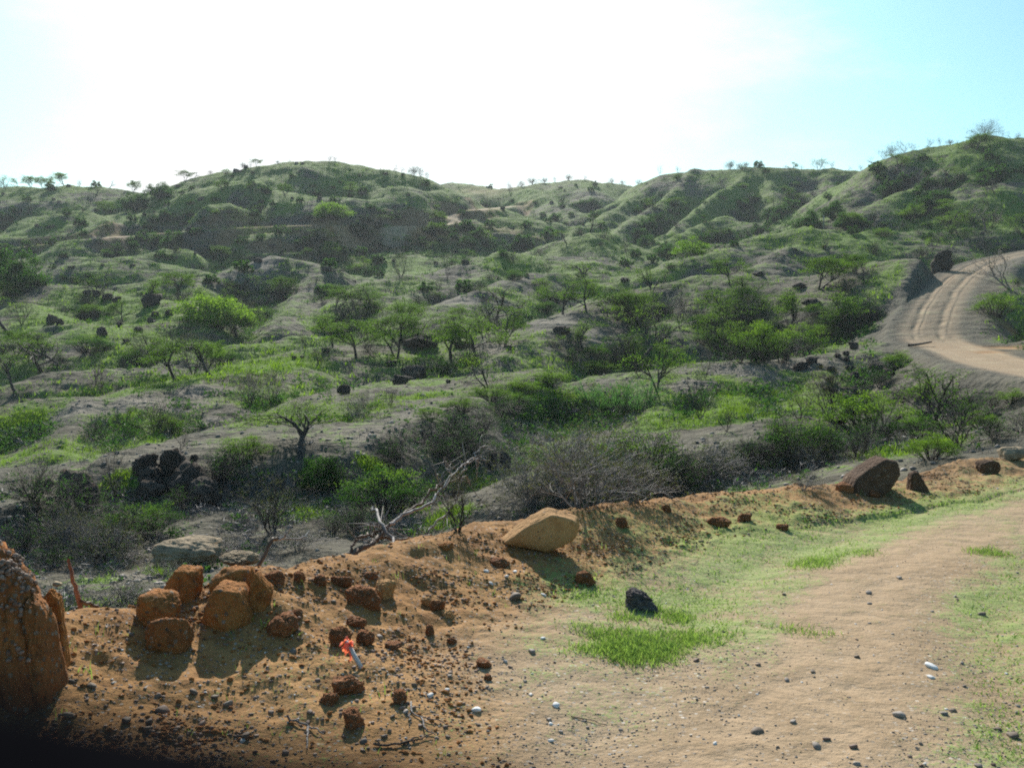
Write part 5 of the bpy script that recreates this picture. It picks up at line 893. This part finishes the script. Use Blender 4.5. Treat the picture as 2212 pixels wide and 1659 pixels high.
ground_twig('forked grey twig on the bare soil beside the white stones', [[(888, 1518), (890, 1540), (915, 1553), (962, 1562)], [(888, 1545), (882, 1560)], [(912, 1553), (918, 1580), (945, 1590)]], 71, .005, 'twig'); ground_twig('long dark twig lying below the forked grey twig', [[(806, 1610), (850, 1612), (895, 1602), (934, 1590)], [(870, 1607), (905, 1598)]], 74, .006)
ground_twig('thin curved stick half buried low on the orange slope', [[(620, 1555), (650, 1568), (685, 1582), (700, 1590)], [(667, 1572), (664, 1600), (661, 1620)]], 77, .006, 'twig'); ground_twig('fine straight twig on the road before the grass', [[(1232, 1548), (1270, 1556), (1310, 1566)]], 79, .003)
bl = bpy.data.objects.new('broken_log', None); COL.objects.link(bl); x, y, z = G.hit(1990, 748); bl.location = (x, y, z + .15); tag(bl, 'short weathered log lying on the rim of the road bend', 'log'); mb = MB(); mb.tube([(-1.0, -.5, -.05), (-.2, 0, 0), (.9, .6, .15)], [.09, .08, .06], 7); link('log', mb.mesh('log', M_['deadd'], True), bl)
# ------------------------------------------------------------------ the survey stake and the marker post
d = G.hit(781, 1441)[1]; q0 = np.array(P(781, 1441, d)); q1 = np.array(P(754, 1397, d + .03)); top = np.array(P(748, 1383, d + .04)); ax = unit(top - q0)
st = bpy.data.objects.new('survey_stake', None); COL.objects.link(st); st.empty_display_size = .05; st.location = q0; tag(st, 'white wooden stake with a knot of orange-pink tape on top', 'stake')
mb = MB(); mb.tube([-ax * .05, (q1 - q0) * .5, top - q0], [.0125, .0125, .0125], 4); link('stick', mb.mesh('stick', M_['paint']), st)
rg = np.random.default_rng(88); mb = MB()
for k in range(26):
    c = (top - q0) * rg.uniform(.78, 1.06) + rg.normal(size=3) * .006; e = rg.normal(size=3); e = unit(e + np.array([0, 0, .4])); s = unit(np.cross(e, rg.normal(size=3))); L = rg.uniform(.022, .042); w = .009
    u_ = np.linspace(0, 1, 5)[:, None]; line = c + e * L * u_ + np.array([0, 0, -.02]) * u_ ** 2 + rg.normal(size=(5, 3)) * .004; v = np.concatenate([line - s * w, line + s * w]); i = np.arange(4)[:, None]; mb.add(v, np.concatenate([i, i + 1, i + 6, i + 5], 1))
link('tape_knot', mb.mesh('tape_knot', M_['ribbon']), st)
x, y, z = G.hit(1779, 494.5, 60); h = 27 * UNIT * y
po = bpy.data.objects.new('marker_post', None); COL.objects.link(po); po.location = (x, y, z); tag(po, 'thin pale marker post standing on the bare ridge', 'post')
mb = MB(); mb.tube([(0, 0, -.3), (0, 0, h * .5), (0, 0, h)], [.13, .125, .12], 4); link('shaft', mb.mesh('shaft', M_['post']), po); mb = MB(); mb.tube([(0, 0, h), (0, 0, h + .08), (0, 0, h + .16)], [.16, .16, .10], 4); link('cap', mb.mesh('cap', M_['post']), po)

# ------------------------------------------------------------------ the car the picture is taken from: its door, just under the lens
door = bpy.data.objects.new('car_door', None); COL.objects.link(door); door.empty_display_size = .1; door.location = (-.016, .03, -.0217); door.rotation_euler = (0, math.atan2(.0065, .035), 0); tag(door, 'black car door out of focus in the lower corner below the lens', 'car door')
def shell(nm, prof, x0, x1, parent):
    """a door pressing: the profile (y, z) drawn along the car"""
    mb = MB(); n = len(prof); xs = np.linspace(x0, x1, 9); v = np.array([[x, y, z] for x in xs for y, z in prof]); i = np.arange(8)[:, None] * n; j = np.arange(n); j2 = (j + 1) % n
    mb.add(v, np.stack([i + j, i + j2, i + n + j2, i + n + j], -1).reshape(-1, 4)); mb.f4.append(np.array([[0, 1, 2, 3], [0, 3, 4, 5]]) if n == 6 else np.array([[0, 1, 2, 3]])); mb.m4.append(np.zeros(2 if n == 6 else 1)); return link(nm, mb.mesh(nm, M_['plastic']), parent)
shell('door_panel', [(-.05, -.02), (.018, -.02), (.030, -.10), (.034, -.45), (.01, -1.0), (-.05, -1.0)], -.75, .22, door)
shell('window_seal', [(-.03, -.019), (.004, -.019), (.022, -.012), (.024, -.003), (.016, .004), (-.02, .002)], -.74, .20, door)
shell('side_moulding', [(.036, -.30), (.050, -.31), (.052, -.36), (.036, -.37)], -.70, .18, door)
# ------------------------------------------------------------------ camera, sun, sky, air
EL, AZ = math.radians(33), math.radians(-8)
cam = bpy.data.objects.new('camera', bpy.data.cameras.new('camera')); COL.objects.link(cam); SCN.camera = cam
cam.data.sensor_width = 36; cam.data.lens = F / W * 36; cam.rotation_euler = (PI / 2 - PITCH, 0, 0); cam.data.clip_end = 20000; cam.data.clip_start = .01; cam.data.dof.use_dof = True; cam.data.dof.focus_distance = 9.0; cam.data.dof.aperture_fstop = 7.5
w = bpy.data.worlds.new('World'); SCN.world = w; w.use_nodes = True; nt = w.node_tree; b = NB(nt); bg = nt.nodes['Background']
s = b.n('ShaderNodeTexSky', sky_type='NISHITA'); s.sun_disc = False; s.sun_elevation = EL; s.sun_rotation = AZ; s.air_density = 1.0; s.dust_density = 1.2; s.ozone_density = 1.0
tc = b.n('ShaderNodeTexCoord'); gen = tc.outputs['Generated']
sep = b.n('ShaderNodeSeparateXYZ'); b.l(gen, sep.inputs[0])
mp = b.n('ShaderNodeMapping'); mp.inputs['Scale'].default_value = (1, 1, 2.6); b.l(gen, mp.inputs[0])
n1 = b.noise(2.6, 6, mp.outputs[0], .62)
# thin bright cloud: thick before the sun, open sky towards the right
dirc = b.math('ADD', b.math('ADD', b.math('MULTIPLY', b.math('MAXIMUM', sep.outputs[0], 0.0), -2.0), b.math('MULTIPLY', b.math('MAXIMUM', b.math('SUBTRACT', b.math('MULTIPLY', sep.outputs[0], -1.0), .34), 0.0), -5.0)), b.math('MULTIPLY', b.math('SUBTRACT', sep.outputs[1], .9), 1.1))
cov = b.step(b.math('ADD', b.math('MULTIPLY', b.math('SUBTRACT', n1, .5), 2.8), dirc), -.66, .30)
col = b.mix(cov, b.mix(1.0, s.outputs[0], (.88, 1.38, 1.42), 'MULTIPLY'), (11.5, 11.5, 11.5))
b.l(col, bg.inputs[0]); bg.inputs[1].default_value = .07
L = bpy.data.lights.new('sun', 'SUN'); L.energy = 5.0; L.angle = math.radians(.53); L.color = (1, .95, .87); so = bpy.data.objects.new('sun', L); COL.objects.link(so)
so.rotation_euler = Vector((math.sin(AZ) * math.cos(EL), math.cos(AZ) * math.cos(EL), math.sin(EL))).to_track_quat('Z', 'Y').to_euler()
HAZE = .0002
if HAZE:
    hm, hnt, hout = nmat('haze_air'); hv = hnt.nodes.new('ShaderNodeVolumePrincipled'); hv.inputs['Color'].default_value = (.86, .92, 1, 1); hv.inputs['Density'].default_value = HAZE; hv.inputs['Anisotropy'].default_value = .3; hnt.links.new(hv.outputs[0], hout.inputs['Volume'])
    z0, z1 = float(ZZ.min()) - 1, float(ZZ.max()) + 12; bm = bmesh.new(); bmesh.ops.create_cube(bm, size=1); me = bpy.data.meshes.new('haze'); bm.to_mesh(me); bm.free(); me.materials.append(hm); ho = link('haze', me)
    ho.scale = (14000, 5400, z1 - z0); ho.location = (0, 100, (z0 + z1) / 2); ho['kind'] = 'stuff'
SCN.view_settings.view_transform = 'Standard'; SCN.view_settings.look = 'None'; SCN.view_settings.exposure = .5; SCN.view_settings.gamma = 1
SCN.cycles.max_bounces = 8; SCN.cycles.transparent_max_bounces = 8; SCN.cycles.volume_bounces = 0; SCN.cycles.diffuse_bounces = 3; SCN.cycles.transmission_bounces = 4; SCN.cycles.use_denoising = False; SCN.cycles.filter_width = 1.9; SCN.cycles.sample_clamp_indirect = 4
